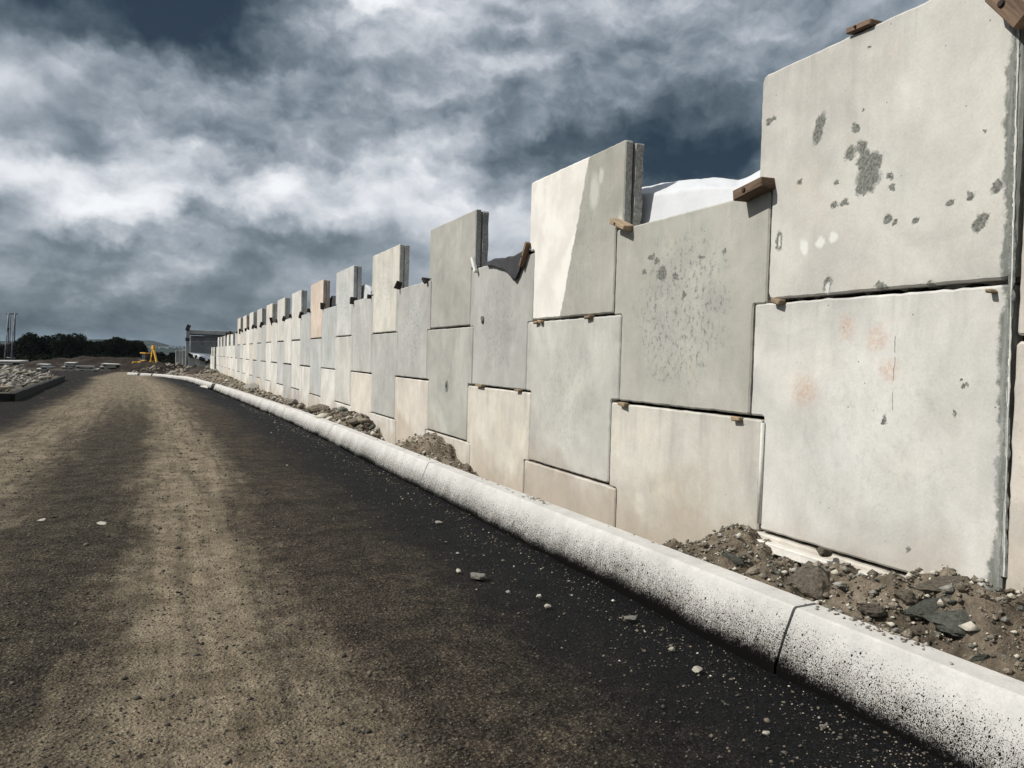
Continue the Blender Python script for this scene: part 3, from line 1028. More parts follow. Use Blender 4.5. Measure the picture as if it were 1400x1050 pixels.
M['concrete_a'] = concrete('concrete_with_gouges', A_marks, A_pale, seam_extra(2.475 - cA[0]))
GREY, LIGHT, WHITE, PEACH, BEIGE = (0.345, 0.34, 0.318), (0.475, 0.467, 0.44), (0.565, 0.553, 0.525), (0.535, 0.50, 0.452), (0.505, 0.485, 0.45)
TONES = {(0, 0): (LIGHT, 0.0), (0, 1): ((0.525, 0.52, 0.50), 0.15), (1, 0): ((0.36, 0.355, 0.325), 1.0), (1, 1): ((0.475, 0.46, 0.42), 0.1),
         (2, 0): ((0.34, 0.335, 0.305), 0.3), (2, 1): ((0.435, 0.43, 0.405), 0.3), (2, 2): (BEIGE, 0.0), (3, 0): ((0.35, 0.35, 0.335), 0.5), (3, 1): ((0.53, 0.50, 0.45), 0.0),
         (4, 0): (GREY, 0.25), (4, 1): ((0.36, 0.36, 0.335), 0.2), (4, 2): (BEIGE, 0.0), (5, 0): ((0.385, 0.385, 0.37), 0.95), (5, 1): (PEACH, 0.0),
         (6, 0): ((0.53, 0.515, 0.47), 0.55), (6, 1): ((0.37, 0.37, 0.355), 0.4), (6, 2): (BEIGE, 0), (7, 0): ((0.41, 0.41, 0.395), 0.5), (7, 1): (PEACH, 0.0),
         (8, 0): ((0.47, 0.475, 0.47), 0.9), (8, 1): (LIGHT, 0.1), (9, 0): ((0.41, 0.42, 0.42), 0.3), (9, 1): (WHITE, 0), (10, 0): ((0.54, 0.46, 0.39), 0.1), (10, 1): ((0.41, 0.42, 0.42), 0.3)}


def build_panel(k, row, y0, y1, zb, zt, tshape=True, mat=None, lowest=False, depth=0.0):
    """one precast panel between column edges y0 (near) and y1 (far)"""
    g, h = GAP_V / 2, (GAP_H if k < 10 else random.uniform(0.026, 0.048)) / 2
    tt = TT if tshape else 0.0
    near = k < 9
    y0t, y1t, y0b, y1b = y0 - tt + g, y1 + tt - g, y0 + tt + g, y1 - tt - g
    if k == 0:
        y0t = y0b = 2.452
    if k == -1:
        y1t = y1b = 2.430
    pts = outline(y0t, y1t, y0b, y1b, zb + h, zt - h, (zb + zt) / 2, 0.045 if (k, row) == (0, 0) else 0.018,
                  0.05 if k < 4 else (0.12 if near else None), 0.0016 if near else 0)
    c = ((y0 + y1) / 2 + (0.05 if k == 0 else 0), (zb + zt) / 2)
    bm = panel_mesh(pts, c)
    o = bm_obj('panel', bm, mat or M['concrete'])
    in_wall(o, (WX + random.uniform(-0.005, 0.005) + depth, c[0], c[1]))
    o.rotation_euler = (random.uniform(-0.002, 0.002), random.uniform(-0.003, 0.003), random.uniform(-0.003, 0.003))
    tone = TONES.get((k, row))
    if tone is None:
        r = random.random()
        b = WHITE if r < 0.40 else (LIGHT if r < 0.75 else ((0.52, 0.485, 0.44) if r < 0.9 else (0.40, 0.405, 0.40)))
        s = random.uniform(0.95, 1.06)
        tone = (tuple(x * s for x in b), random.choice((0, 0, 0.2, 0.5)))
    o.color = (*tone[0], tone[1])
    return o


def edge(i):
    return S0 + W * i


END = 37
panels = {}
for k in range(-1, END):
    y0, y1 = edge(k), edge(k + 1)
    even = k % 2 == 0
    rows = [(Z1, Z0), (Z2, Z1), (Z2 - H, Z2)] if even else [(ZB1, ZB0), (ZB2, ZB1), (ZB2 - H, ZB2)]
    if k == -1:
        rows = [(zb + 0.50, zt + 0.50) for zb, zt in rows]     # this column was set half a metre higher
    for row, (zb, zt) in enumerate(rows):
        if even and row == 0 and k >= 26:
            continue                                     # the top panels are not set yet beyond here
        if not even and row == 2 and k < 6:
            continue
        mat = {(0, 0): M['concrete_a'], (2, 0): M['concrete_c'], (1, 0): M['concrete_b'], (0, 1): M['concrete_a2']}.get((k, row))
        panels[(k, row)] = build_panel(k, row, y0, y1, zb, zt, mat=mat)
    if k == -1:
        build_panel(-1, 5, y0, y1, ZB0 + 0.50, ZB0 + 0.50 + H)
panels[(0, 0)]['label'] = 'nearest tall panel with dark grey gouges in its face'
panels[(2, 0)]['label'] = 'panel with a slanting white patch on its left half'
panels[(1, 0)]['label'] = 'grey panel with dark damp speckles in the middle'
panels[(10, 0)]['label'] = 'peach tinted upper panel'

# farther wall after the open slot, one half panel lower
wall2 = tag(empty('concrete_wall', (WX, edge(END), -0.5)), 'short low panel wall beyond the dark slot at the end of the long wall', 'wall')
for k in range(END, END + 4):
    y0, y1 = edge(k) + 0.55, edge(k + 1) + 0.55
    rows = [(ZB1, ZB0 - H + 0.75), (ZB2 - 0.9, ZB1)] if k % 2 else [(Z2, Z1 - 0.75), (Z2 - H, Z2)]
    for zb, zt in rows:
        o = build_panel(k, 9, y0, y1, zb, zt, True)
        o.parent = wall2
        o.location = Vector((WX + random.uniform(-0.01, 0.01) - 0.12, (y0 + y1) / 2, (zb + zt) / 2)) - wall2.location

# dark earth packed behind the joints
bm = bmesh.new()
add_box(bm, (WX + 0.19 + 1.5, 23, 0.0), (3.0, 50, 4.5))
add_box(bm, (WX + 0.19 + 1.5, 59.1, -0.6), (3.0, 22, 4.2))
bf = bm_obj('backfill', bm, M['dark_soil'])
tag(bf, kind='structure')

# pieces that belong to the wall: mortar, joint strip, levelling strip, lifting inserts
def ragged_strip(name, y_c, z0, z1, wid, mat, x=WX - 0.004, seed=1, wj=0.5, n=46, thick=0.006, lean=0.0):
    V = []
    zs = np.linspace(z0, z1, n)
    wl = wid * (0.5 + wj * fbm(zs * 4, zs * 0 + seed, 3, seed) + 0.45 * fbm(zs * 26, zs * 0 + seed, 3, seed + 11))
    wr = wid * (0.5 + wj * fbm(zs * 4, zs * 0 + seed + 7, 3, seed + 3) + 0.45 * fbm(zs * 26, zs * 0 + seed, 3, seed + 19))
    prof = [(-1.0, 0.0), (-0.72, 0.8), (-0.15, 1.0), (0.2, 0.55), (0.7, 0.9), (1.0, 0.0)]
    for i, z in enumerate(zs):
        yc = y_c + lean * (z - z0)
        for (u, d) in prof:
            ww = wl[i] if u < 0 else wr[i]
            V.append((x + 0.004 - thick * d, yc + u * max(ww, 0.004), z))
    o = link_mesh(name, V, grid_faces(n, len(prof)), mat, smooth=True)
    in_wall(o, (0, 0, 0))
    return o


ragged_strip('mortar_seam', 2.441, 0.50, 3.45, 0.026, M['cement'], seed=4, wj=0.5, n=240, thick=0.010, lean=0.02)
ragged_strip('mortar_seam', 2.436, 0.50, 3.45, 0.010, M['pale_cement'], seed=9, wj=0.6, n=140, x=WX - 0.010, thick=0.004, lean=0.02)
y_b = on_x(1041, 640, WX).y
bm = bmesh.new()
add_tube(bm, (WX - 0.004, y_b, 0.415), (WX - 0.004, y_b - 0.004, ZB1 - 0.03), 0.014, 0.015, 10)
o = bm_obj('joint_rod', bm, M['pale_cement'], smooth=True)
in_wall(o, (0, 0, 0))
bm = bmesh.new()
add_box(bm, (WX - 0.01, 3.30, Z2 - 0.075), (0.09, 1.62, 0.06), None, 0.006, 0.004)
o = bm_obj('levelling_strip', bm, M['levelling'])
in_wall(o, (0, 0, 0))


def insert(px, py, r):
    """cast-in lifting socket: a shallow ring with a dark hole"""
    p = on_x(px, py, WX)
    bm = bmesh.new()
    seg = 16
    rings = []
    for (rr, x) in ((r * 1.7, -0.001), (r * 1.25, -0.007), (r, -0.008), (r * 0.75, -0.002), (r * 0.6, -0.0015)):
        rings.append([bm.verts.new((x, rr * math.cos(2 * math.pi * i / seg) * random.uniform(0.93, 1.05), rr * 1.15 * math.sin(2 * math.pi * i / seg))) for i in range(seg)])
    for a, b in zip(rings, rings[1:]):
        for i in range(seg):
            j = (i + 1) % seg
            bm.faces.new((a[i], a[j], b[j], b[i]))
    o = bm_obj('lifting_socket', bm, M['cement'], smooth=True)
    in_wall(o, p + Vector((-0.004, 0, 0)))
    bm = bmesh.new()
    bm.faces.new([bm.verts.new((-0.0016, r * 0.6 * math.cos(2 * math.pi * i / seg), r * 0.69 * math.sin(2 * math.pi * i / seg))) for i in range(seg)])
    d = bm_obj('socket_hole', bm, M['dark_steel'], o)


insert(611, 528, 0.045)


def lump_mesh(r, seed, squash=(1, 1, 1), cuts=9, sub=2, rough=0.16):
    rnd = random.Random(seed)
    bm = bmesh.new()
    bmesh.ops.create_icosphere(bm, subdivisions=sub, radius=1.0)
    planes = []
    for _ in range(cuts):
        n = Vector((rnd.gauss(0, 1), rnd.gauss(0, 1), rnd.gauss(0, 1))).normalized()
        planes.append((n, rnd.uniform(0.42, 0.80)))
    for v in bm.verts:
        for n, d in planes:
            s = v.co.dot(n) - d
            if s > 0:
                v.co -= n * s * 0.92
        v.co += Vector((rnd.gauss(0, 1), rnd.gauss(0, 1), rnd.gauss(0, 1))) * rough * 0.22
        v.co = Vector((v.co.x * squash[0], v.co.y * squash[1], v.co.z * squash[2])) * r
    me = bpy.data.meshes.new('rock')
    bmesh.ops.recalc_face_normals(bm, faces=bm.faces)
    bm.to_mesh(me)
    bm.free()
    return me


# lump of mortar stuck on the fourth column
p = on_x(660, 436, WX)
o = link_obj('mortar_lump', lump_mesh(0.06, 5, (0.6, 0.7, 1.1)), M['cement'])
in_wall(o, p)

# ------------------------------------------------------------------ wooden blocks and wedges on the wall
def block(px0, py0, px1, py1, thick, depth, label, mat='wood', name='wood_block', X=None, group=None, knots=1, cat='wood block'):
    """a piece of timber whose long axis runs between two points seen on the wall face"""
    X = WX if X is None else X
    a, b = on_x(px0, py0, X), on_x(px1, py1, X)
    d = b - a
    L = d.length
    bm = bmesh.new()
    thick *= 0.82
    add_box(bm, (0, 0, 0), (depth * 0.85, L, thick), None, 0.006, 0.007)
    o = bm_obj(name, bm, M[mat])
    o.location = (a + b) / 2
    o.rotation_euler = (math.atan2(d.z, d.y), 0, 0)
    if d.y < 0:
        o.rotation_euler = (math.atan2(-d.z, -d.y), 0, 0)
    for q in range(knots):
        bm = bmesh.new()
        bmesh.ops.create_cone(bm, segments=10, radius1=min(thick * 0.28, 0.02), radius2=min(thick * 0.2, 0.015), depth=0.012, cap_ends=True)
        kn = bm_obj('knot', bm, M['wood_end'], o)
        kn.rotation_euler = (0, -math.pi / 2, 0)
        kn.location = (-depth * 0.425 - 0.002, L * (0.1 + 0.25 * q), 0)
    return tag(o, label, cat, group)


G_BLK = 'timber blocks wedging the wall panels'
block(1012, 269, 1051, 249, 0.080, 0.15, 'brown timber block on the panel left of the gouged panel', group=G_BLK, X=WX - 0.05)
block(1164, 44, 1200, 31, 0.042, 0.12, 'timber block lying on top of the nearest tall panel', group=G_BLK, X=WX + 0.02)
block(1364, -6, 1408, 32, 0.085, 0.15, 'timber block at the top right corner of the nearest tall panel', group=G_BLK, X=WX - 0.06)
block(841, 303, 859, 312, 0.060, 0.13, 'small timber block in the notch right of the white patched panel', 'wood_pale', group=G_BLK, X=WX - 0.04)
block(713, 364, 722, 331, 0.055, 0.07, 'upright timber wedge leaning at the left edge of the white patched panel', group=G_BLK, X=WX - 0.03)
block(646, 352, 651, 372, 0.05, 0.06, 'pale wedge hanging at the notch beside the dark cloth', 'pale_cement', group=G_BLK, X=WX - 0.03, knots=0)
G_WDG = 'small wooden wedges in the wall joints'
WEDGES = [(1058, 412, 1070, 413, .04, 'wedge in the joint at the lower left corner of the gouged panel'),
          (1351, 399, 1360, 398, .022, 'tiny wedge in the joint at the lower right corner of the gouged panel'),
          (1003, 572, 1014, 574, .035, 'wedge at the right end of the joint under the speckled panel'),
          (848, 552, 857, 554, .03, 'wedge at the left end of the joint under the speckled panel'),
          (802, 434, 809, 433, .035, 'wedge in the joint under the white patched panel'),
          (732, 441, 737, 440, .035, 'wedge near the left end of the joint under the white patched panel'),
          (738, 440, 742, 440, .03, 'second wedge beside another under the white patched panel'),
          (652, 527, 661, 528, .035, 'wedge at the left of the joint under the cloth draped panel'),
          (706, 533, 712, 534, .03, 'wedge at the right of the joint under the cloth draped panel')]
for (a, b, c, d, th, lab) in WEDGES:
    block(a, b, c, d, th, 0.07, lab, 'wood_pale', 'wooden_wedge', group=G_WDG, X=WX - 0.012, knots=0, cat='wedge')
NTH = ['first', 'second', 'third', 'fourth', 'fifth', 'sixth', 'seventh', 'eighth', 'ninth', 'tenth', 'eleventh', 'twelfth', 'thirteenth', 'fourteenth', 'fifteenth', 'sixteenth', 'seventeenth', 'eighteenth']
for k in range(5, 37, 2):                # each notch between two tall panels holds a dark clamp at its corners
    for s, e in ((0, edge(k) + 0.11), (1, edge(k + 1) - 0.13)):
        if random.random() < 0.22 and k > 8:
            continue
        bm = bmesh.new()
        ks = 0.55 if k < 9 else 0.85
        hgt = ks * (random.uniform(0.16, 0.34) if s else random.uniform(0.08, 0.16))
        add_box(bm, (0, 0, 0), (0.11, ks * random.uniform(0.06, 0.13), hgt), Matrix.Rotation(random.uniform(-0.6, 0.6), 3, 'X') @ Matrix.Rotation(random.uniform(-0.3, 0.3), 3, 'Y'), 0.008, 0.02)
        o = bm_obj('wooden_wedge', bm, M['wood_dark'])
        o.location = (WX - 0.02, e, ZB0 + random.uniform(-0.03, 0.06))
        nth = NTH[(k - 3) // 2]
        tag(o, f'dark wedge, {"left" if s else "right"} corner of the {nth} notch beyond the dark cloth', 'wedge', 'dark wedges in the far notches of the wall')

# ------------------------------------------------------------------ geotextile behind and over the wall
def cloth_sheet(name, rows, mat, n=40, seed=1, amp=0.03, thick=0.01, rough=5.0):
    """rows = list of polylines (points front to back), resampled into a grid and wrinkled"""
    R = []
    for r in rows:
        r = [Vector(p) for p in r]
        acc = [0]
        for a, b in zip(r, r[1:]):
            acc.append(acc[-1] + (b - a).length)
        tt = np.linspace(0, acc[-1], n)
        R.append([[np.interp(x, acc, [p[i] for p in r]) for i in range(3)] for x in tt])
    R = np.array(R)
    m_ = 16
    idx = np.linspace(0, len(R) - 1, m_)
    G = np.zeros((m_, n, 3))
    for i, f in enumerate(idx):
        a = min(int(f), len(R) - 2)
        w_ = f - a
        w_ = w_ * w_ * (3 - 2 * w_)
        G[i] = R[a] * (1 - w_) + R[a + 1] * w_
    u, v = np.meshgrid(np.linspace(0, rough, m_), np.linspace(0, rough * 1.6, n), indexing='ij')
    G[:, :, 2] += amp * fbm(u + 0.5 * v, v, 4, seed)
    G[:, :, 0] += amp * 0.6 * fbm(u * 1.7, v * 1.7 + 9, 4, seed + 3)
    o = link_mesh(name, G.reshape(-1, 3), grid_faces(m_, n), mat, smooth=True)
    md = o.modifiers.new('thickness', 'SOLIDIFY')
    md.thickness = thick
    return o


def line(pts, X):
    return [on_x(a, b, X) for a, b in pts]


# the white sheet behind the second column
top = [(872, 258), (905, 252), (940, 247), (975, 245), (1008, 247), (1020, 243), (1040, 233), (1060, 225)]
X1, X2 = WX + 0.22, WX + 0.75
low = [(p.y, p.z) for p in line([(876, 320), (905, 312), (940, 303), (975, 292), (1008, 282), (1022, 277), (1040, 270), (1060, 266)], X1)]
rows = [[(X1, y, z) for y, z in low], [(X1 + 0.05, p.y, p.z - 0.07) for p in line(top, X1 + 0.05)], line(top, X1 + 0.26), [(X2 + 0.4, p.y, p.z - 0.25) for p in line(top, X2)]]
tag(cloth_sheet('white_sheet', rows, M['white_cloth'], 60, 3, 0.022, rough=3.0), 'white geotextile sheet bulging above the wall behind the speckled panel', 'sheet')
# the dark cloth over the fourth column; its hanging triangle models the shadow below it
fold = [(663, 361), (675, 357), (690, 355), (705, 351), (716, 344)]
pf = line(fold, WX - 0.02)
shadow_drop = line([(664, 363), (678, 363), (691, 370), (703, 386), (713, 360)], WX - 0.035)  # triangle of the cloth's cast shadow, built as a dark flap
rows = [[(WX + 0.55, p.y, p.z - 0.12) for p in pf], [(WX + 0.16, p.y, p.z + 0.045) for p in pf], [(WX - 0.02, p.y, p.z + 0.02) for p in pf], shadow_drop]
tag(cloth_sheet('dark_cloth', rows, M['black_cloth'], 30, 7, 0.02), 'dark cloth over a notched panel left of the white patch, its shadow shaped as a flap', 'cloth')
# small scraps in the next notches
for (pxs, mat, lab, nm) in (([(494, 392), (499, 389), (505, 392), (508, 399)], 'white_cloth', 'scrap of white sheet showing in the notch of the eighth column', 'white_sheet'),
                            ([(452, 408), (455, 404), (458, 407), (460, 412)], 'black_cloth', 'dark scrap of cloth showing in a far notch of the wall', 'dark_cloth')):
    pp = line(pxs, WX + 0.25)
    rows = [[(WX + 0.22, p.y, p.z - 0.3) for p in pp], [(WX + 0.24, p.y, p.z) for p in pp], [(WX + 0.6, p.y, p.z - 0.1) for p in pp]]
    tag(cloth_sheet(nm, rows, M[mat], 14, 5, 0.03), lab, 'sheet' if mat == 'white_cloth' else 'cloth')

# ------------------------------------------------------------------ rocks on the soil strip
ROCKS = [lump_mesh(1.0, 100 + i, (1, random.uniform(0.7, 1.0), random.uniform(0.45, 0.8)), random.randint(10, 16), 3, 0.16) for i in range(8)]


def rock(loc, r, mat, label, cat='rock', group=None, name='rock', variant=None, rot=None, squash=None):
    me = ROCKS[variant if variant is not None else random.randrange(8)].copy()
    me.materials.clear()
    o = link_obj(name, me, M[mat])
    o.location = loc
    o.scale = (r, r, r) if squash is None else (r * squash[0], r * squash[1], r * squash[2])
    o.rotation_euler = rot if rot is not None else (random.uniform(-0.4, 0.4), random.uniform(-0.4, 0.4), random.uniform(0, 6.28))
    return tag(o, label, cat, group)


def soil_at(px, py):
    """where the line of sight meets the soil strip"""
    v = ray(px, py)
    for s in np.arange(1.5, 90, 0.01):
        x, y, z = v.x * s, v.y * s, EYE + v.z * s
        kx = float(kerb_x(min(y, 66)))
        if x > kx and z < soil_z(min(x, WX), y):
            return Vector((x, y, z))
        if x > WX + 0.05:
            return Vector((WX - 0.08, y, z))
    return Vector((x, y, z))


for (px, py, r, mat, lab, var, sq) in [
    (1112, 800, .165, 'rock', 'big rounded brown rock on the soil in front of the nearest panels', 0, (1, 1, 1.1)),
    (1003, 768, .085, 'rock_green', 'dark green angular rock behind the kerb under the beige panel', 1, (1.2, 1, .8)),
    (1025, 738, .06, 'rock_grey', 'small grey rock against the wall beside the white joint rod', 2, None),
    (1190, 836, .10, 'rock', 'half buried brown rock just behind the kerb joint', 3, (1.3, 1.2, .6)),
    (1325, 860, .16, 'rock_green', 'flat greenish stone slab on the soil at the right', 4, (1.3, 1.2, .5)),
    (1262, 838, .10, 'rock_green', 'flat dark stone left of the greenish slab', 5, (1.3, 1, .6)),
    (1290, 805, .11, 'rock', 'brown earth clod under the right lower corner of the nearest panel', 6, (1.2, 1, .7)),
    (1310, 822, .10, 'rock_green', 'grey green stone behind the flat slab', 7, (1.3, 1, .6)),
    (1240, 820, .07, 'rock', 'brown clod left of the wall corner', 2, None),
    (1380, 850, .08, 'rock_grey', 'grey stone at the right edge of the soil', 1, None),
    (1365, 905, .06, 'rock_grey', 'pale grey stone low at the right edge behind the kerb', 3, None),
    (1260, 865, .05, 'rock', 'brown stone half way along the near soil', 5, None),
    (1150, 755, .06, 'rock', 'brown clod at the foot of the nearest panel', 4, None),
    (1075, 758, .06, 'rock', 'brown clod behind the big rounded rock', 7, None),
    (1340, 905, .06, 'rock_green', 'dark stone under the flat slab by the kerb', 6, None),
    (655, 641, .06, 'rock', 'upright stone at the right end of the first soil heap', 1, (.7, .7, 1.5)),
    (573, 606, .09, 'rock_pale', 'white stone on the left of the first soil heap', 2, None),
]:
    p = soil_at(px, py)
    rock(p + Vector((0, 0, r * 0.15)), r, mat, lab, variant=var, squash=sq)
for (px, py, X, r, mat, lab, var, sq) in [
    (438, 561, 3.22, .34, 'rock', 'big brown boulder behind the kerb left of the dark hollow', 0, (1.0, 1.1, 1.0)),
    (472, 574, 3.25, .36, 'rock', 'jagged dark boulder right of the dark hollow behind the kerb', 3, (.9, 1.1, 1.2)),
    (489, 580, 3.5, .22, 'rock_grey', 'grey stone slab leaning on the wall beside the jagged boulder', 4, (.5, 1.1, 1.8)),
    (322, 526, 3.2, .42, 'rock_pale', 'pale boulder on the far soil strip near the kerb gap', 2, (1, 1.2, .9)),
    (344, 530, 3.3, .40, 'rock_grey', 'greyish boulder right of the pale boulder on the far soil strip', 6, (1, 1.2, .9)),
    (306, 521, 3.3, .36, 'rock', 'brown boulder left of the pale boulder by the wall end', 5, (1, 1.2, .8)),
    (399, 549, 3.3, .2, 'rock_grey', 'grey boulder half buried in the strip left of the big brown boulder', 7, None),
    (372, 543, 3.25, .2, 'rock', 'brown boulder among the rubble half way down the strip', 1, None),
]:
    p = on_x(px, py, X)
    rock(p, r, mat, lab, 'boulder', 'boulders behind the kerb', 'boulder', var, squash=sq)


def pebbles(name, pts, radii, mats, kind='stuff', flat=0.65, parent=None):
    """tens of thousands of little angular stones in one mesh"""
    base = np.array([(1, 0, 0), (-1, 0, 0), (0, 1, 0), (0, -1, 0), (0, 0, 1), (0, 0, -1)], float)
    tri = np.array([(0, 2, 4), (2, 1, 4), (1, 3, 4), (3, 0, 4), (2, 0, 5), (1, 2, 5), (3, 1, 5), (0, 3, 5)])
    n = len(pts)
    V = base[None] * (0.65 + 0.7 * RNG.random((n, 6, 1)))
    V = V + RNG.normal(0, 0.12, (n, 6, 3))
    a = RNG.random(n) * 6.283
    c, s = np.cos(a), np.sin(a)
    x = V[:, :, 0] * c[:, None] - V[:, :, 1] * s[:, None]
    y = V[:, :, 0] * s[:, None] + V[:, :, 1] * c[:, None]
    V = np.stack([x, y, V[:, :, 2] * flat], -1) * np.asarray(radii)[:, None, None] + np.asarray(pts)[:, None, :]
    Fc = (tri[None] + (np.arange(n) * 6)[:, None, None]).reshape(-1, 3)
    o = link_mesh(name, V.reshape(-1, 3), Fc, mats[0], parent=parent)
    for mm in mats[1:]:
        o.data.materials.append(mm)
    mi = np.repeat(RNG.integers(0, len(mats), n), 8).astype(np.int32)
    o.data.polygons.foreach_set('material_index', mi)
    return tag(o, kind=kind) if kind else o


n = 4200
yy = np.concatenate([RNG.uniform(0.8, 5.0, 3000), RNG.uniform(9.2, 12.0, 1100), 14 + 56 * RNG.random(n) ** 1.5])
kx = kerb_x(np.minimum(yy, 66))
uu = RNG.uniform(0.03, 0.98, len(yy))
xx = kx + uu * (WX - kx)
zz = -SL * yy + soil_level(yy, uu)
rr = np.exp(RNG.normal(math.log(0.009), 0.6, len(yy))) * np.where(yy > 13, 3.2, 1.0)
rr = np.minimum(rr, np.where(yy > 13, 0.16, 0.04))
nz = np.clip((soil_level(yy, uu)) / 0.2, 0.15, 1) * np.clip(uu * 4 + 0.2, 0, 1)
zz = zz + nz * (0.15 * fbm(xx * 4.5, yy * 4.5, 4, 41) + 0.06 * fbm(xx * 14, yy * 14, 3, 47)) + rr * 0.2
pebbles('soil_rubble', np.stack([xx, yy, zz], -1), rr, [M['rock'], M['rock'], M['rock'], M['rock_green'], M['rock_grey'], M['rock'], M['soil'], M['rock_pale']])
# a few crumbs of soil on top of the kerb
yy = np.concatenate([RNG.normal(2.55, 0.16, 60), RNG.normal(6.2, 0.12, 40), RNG.uniform(1.8, 12, 50)])
xx = kerb_x(yy) - np.abs(RNG.normal(0.02, 0.035, len(yy)))
pebbles('soil_crumbs', np.stack([xx, yy, -SL * yy + 0.303], -1), np.abs(RNG.normal(0.007, 0.004, len(yy))) + 0.002, [M['rock'], M['rock_grey']])

# ------------------------------------------------------------------ stones on the road
G_ST = 'loose stones on the road beside the kerb'
for (px, py, r, sq, lab) in [
    (655, 790, .085, (1.3, .9, .5), 'flat grey stone, the biggest lying on the tarred side of the road'),
    (627, 782, .032, None, 'small pale stone just left of the biggest road stone'),
    (737, 817, .034, (1, 1, .8), 'pale stone on the black tar, right of the biggest road stone'),
    (748, 829, .026, None, 'little brownish stone touching a pale stone on the tar'),
    (860, 846, .042, (1.4, 1, .45), 'flat tan stone chip near the kerb foot'),
    (600, 715, .055, (1.4, 1, .4), 'flat tan stone close to the kerb left of the biggest road stone'),
    (954, 917, .030, None, 'pinkish pale stone at the edge of the gutter'),
    (918, 889, .024, None, 'white stone in the gutter crumbs beside the kerb'),
    (1047, 1003, .018, None, 'small pale stone near the bottom right of the road'),
    (1125, 994, .017, None, 'small tan stone close to the black kerb foot'),
    (52, 712, .075, (1.6, 1, .18), 'thin pale flake pressed into the left wheel track'),
    (139, 715, .060, (1.6, .8, .15), 'thin grey flake right of the pale flake in the left wheel track'),
]:
    p = on_g(px, py)
    rock(p + Vector((0, 0, r * 0.3 * (sq[2] if sq else 0.6))), r, 'rock_pale' if 'pale' in lab or 'white' in lab else 'rock_grey', lab, 'stone', G_ST, 'stone', squash=sq, rot=(0, 0, random.uniform(0, 6)))
n1_, n2_ = 80000, 1500
yy = 1.9 + 34 * RNG.random(n1_) ** 2.9
la = RNG.uniform(0.0, 5.2, n1_)
keep = ((la > 1.7) | (RNG.random(n1_) < 0.30)) & (RNG.random(n1_) < np.clip(1.25 - yy / 26, 0, 1) ** 1.3)
yy, la = yy[keep], la[keep]
rr = np.exp(RNG.normal(math.log(0.0036), 0.45, len(yy))) * (1 + yy / 14)
xx = kerb_x(yy) - FACE - la
rz = lambda X, Y, L_: -SL * Y - 0.018 * np.exp(-((L_ - 2.6) / 0.45) ** 2) - 0.016 * np.exp(-((L_ - 4.5) / 0.5) ** 2) + 0.030 * fbm(X * 0.8, Y * 0.35, 3, 3) + 0.014 * fbm(X * 5, Y * 4, 3, 9) + 0.009 * fbm(X * 22, Y * 22, 3, 5) / (1 + Y / 25) - 0.012 * np.clip(1 - L_ / 0.3, 0, 1)
M['grit'] = simple('road_grit', (0.055, 0.05, 0.042), 0.4, 30, 0.9, 0.3, 0.003)
M['grit_brown'] = simple('brown_grit', (0.13, 0.108, 0.08), 0.4, 30, 0.9, 0.3, 0.003)
pebbles('road_grit', np.stack([xx, yy, rz(xx, yy, la) + rr * 0.15], -1), rr, [M['grit'], M['grit'], M['grit_brown'], M['grit_brown'], M['grit'], M['grit'], M['grit_brown']])
yy = 1.9 + 26 * RNG.random(n2_) ** 2.2
la = np.where(RNG.random(n2_) < 0.6, np.abs(RNG.normal(0.20, 0.09, n2_)), np.abs(RNG.normal(0.2, 0.5, n2_)))
xx = kerb_x(yy) - FACE - la
rr = np.exp(RNG.normal(math.log(0.0036), 0.5, n2_)) * (1 + yy / 14)
pebbles('gutter_chips', np.stack([xx, yy, rz(xx, yy, la) + rr * 0.2], -1), np.minimum(rr, 0.02), [M['rock_pale'], M['rock_grey'], M['grit_brown'], M['grit'], M['grit_brown'], M['grit_brown'], M['rock'], M['grit']])

# ------------------------------------------------------------------ left: rubble bed, slabs, poles
bed = tag(empty('raised_bed', (-6, 40, zg(40))), 'low rubble filled bed with kerb edges coloured dark for shade on the left of the road', 'raised bed')
c0, c1 = on_g(15, 549), on_g(86, 519.5)
c2 = Vector((-13.5, c1.y + 2, 0))
c3 = Vector((-10.5, c0.y - 0.5, 0))


def bed_side(a, b, n_, name):
    for i in range(n_):
        p, q_ = Vector(a).lerp(b, i / n_), Vector(a).lerp(b, (i + 1) / n_)
        d = q_ - p
        mid_ = (p + q_) / 2
        bm = bmesh.new()
        add_box(bm, (0, 0, 0), (0.22, Vector((d.x, d.y)).length - 0.03, 0.45), None, 0.015, 0.01)
        o = bm_obj(name, bm, M['shade_kerb'], bed)
        o.location = Vector((mid_.x, mid_.y, zg(mid_.y) + 0.04)) - bed.location
        o.rotation_euler = (0, 0, -math.atan2(d.x, d.y))


M['shade_kerb'] = simple('shade_black_kerb', (0.014, 0.013, 0.012), 0.4, 3, 0.9, 0.4, 0.02)  # concrete kerb; the shade on its visible side is put into the colour
bed_side(c0, c1, 9, 'bed_kerb')
bed_side(c3, c0, 2, 'bed_kerb')
bm = bmesh.new()
p = on_g(5, 543)
add_box(bm, (p.x - 0.75, p.y - 0.35, zg(p.y) + 0.36), (1.9, 0.5, 0.06), None, 0.01, 0.01)
add_box(bm, (p.x + 0.1, p.y - 0.45, zg(p.y) + 0.16), (0.22, 0.25, 0.32), None, 0.02, 0.02)
o = bm_obj('loose_plank', bm, M['wood_pale'])
tag(o, 'pale plank on a block at the near corner of the rubble bed', 'plank')
nu, nv = 46, 60
V = np.zeros((nu, nv, 3))
for i in range(nu):
    for j in range(nv):
        a, b = i / (nu - 1), j / (nv - 1)
        L0, L1 = c3.lerp(c2, b), Vector(c0).lerp(c1, b)
        pnt = L0.lerp(L1, a)
        V[i, j] = (pnt.x, pnt.y, 0)
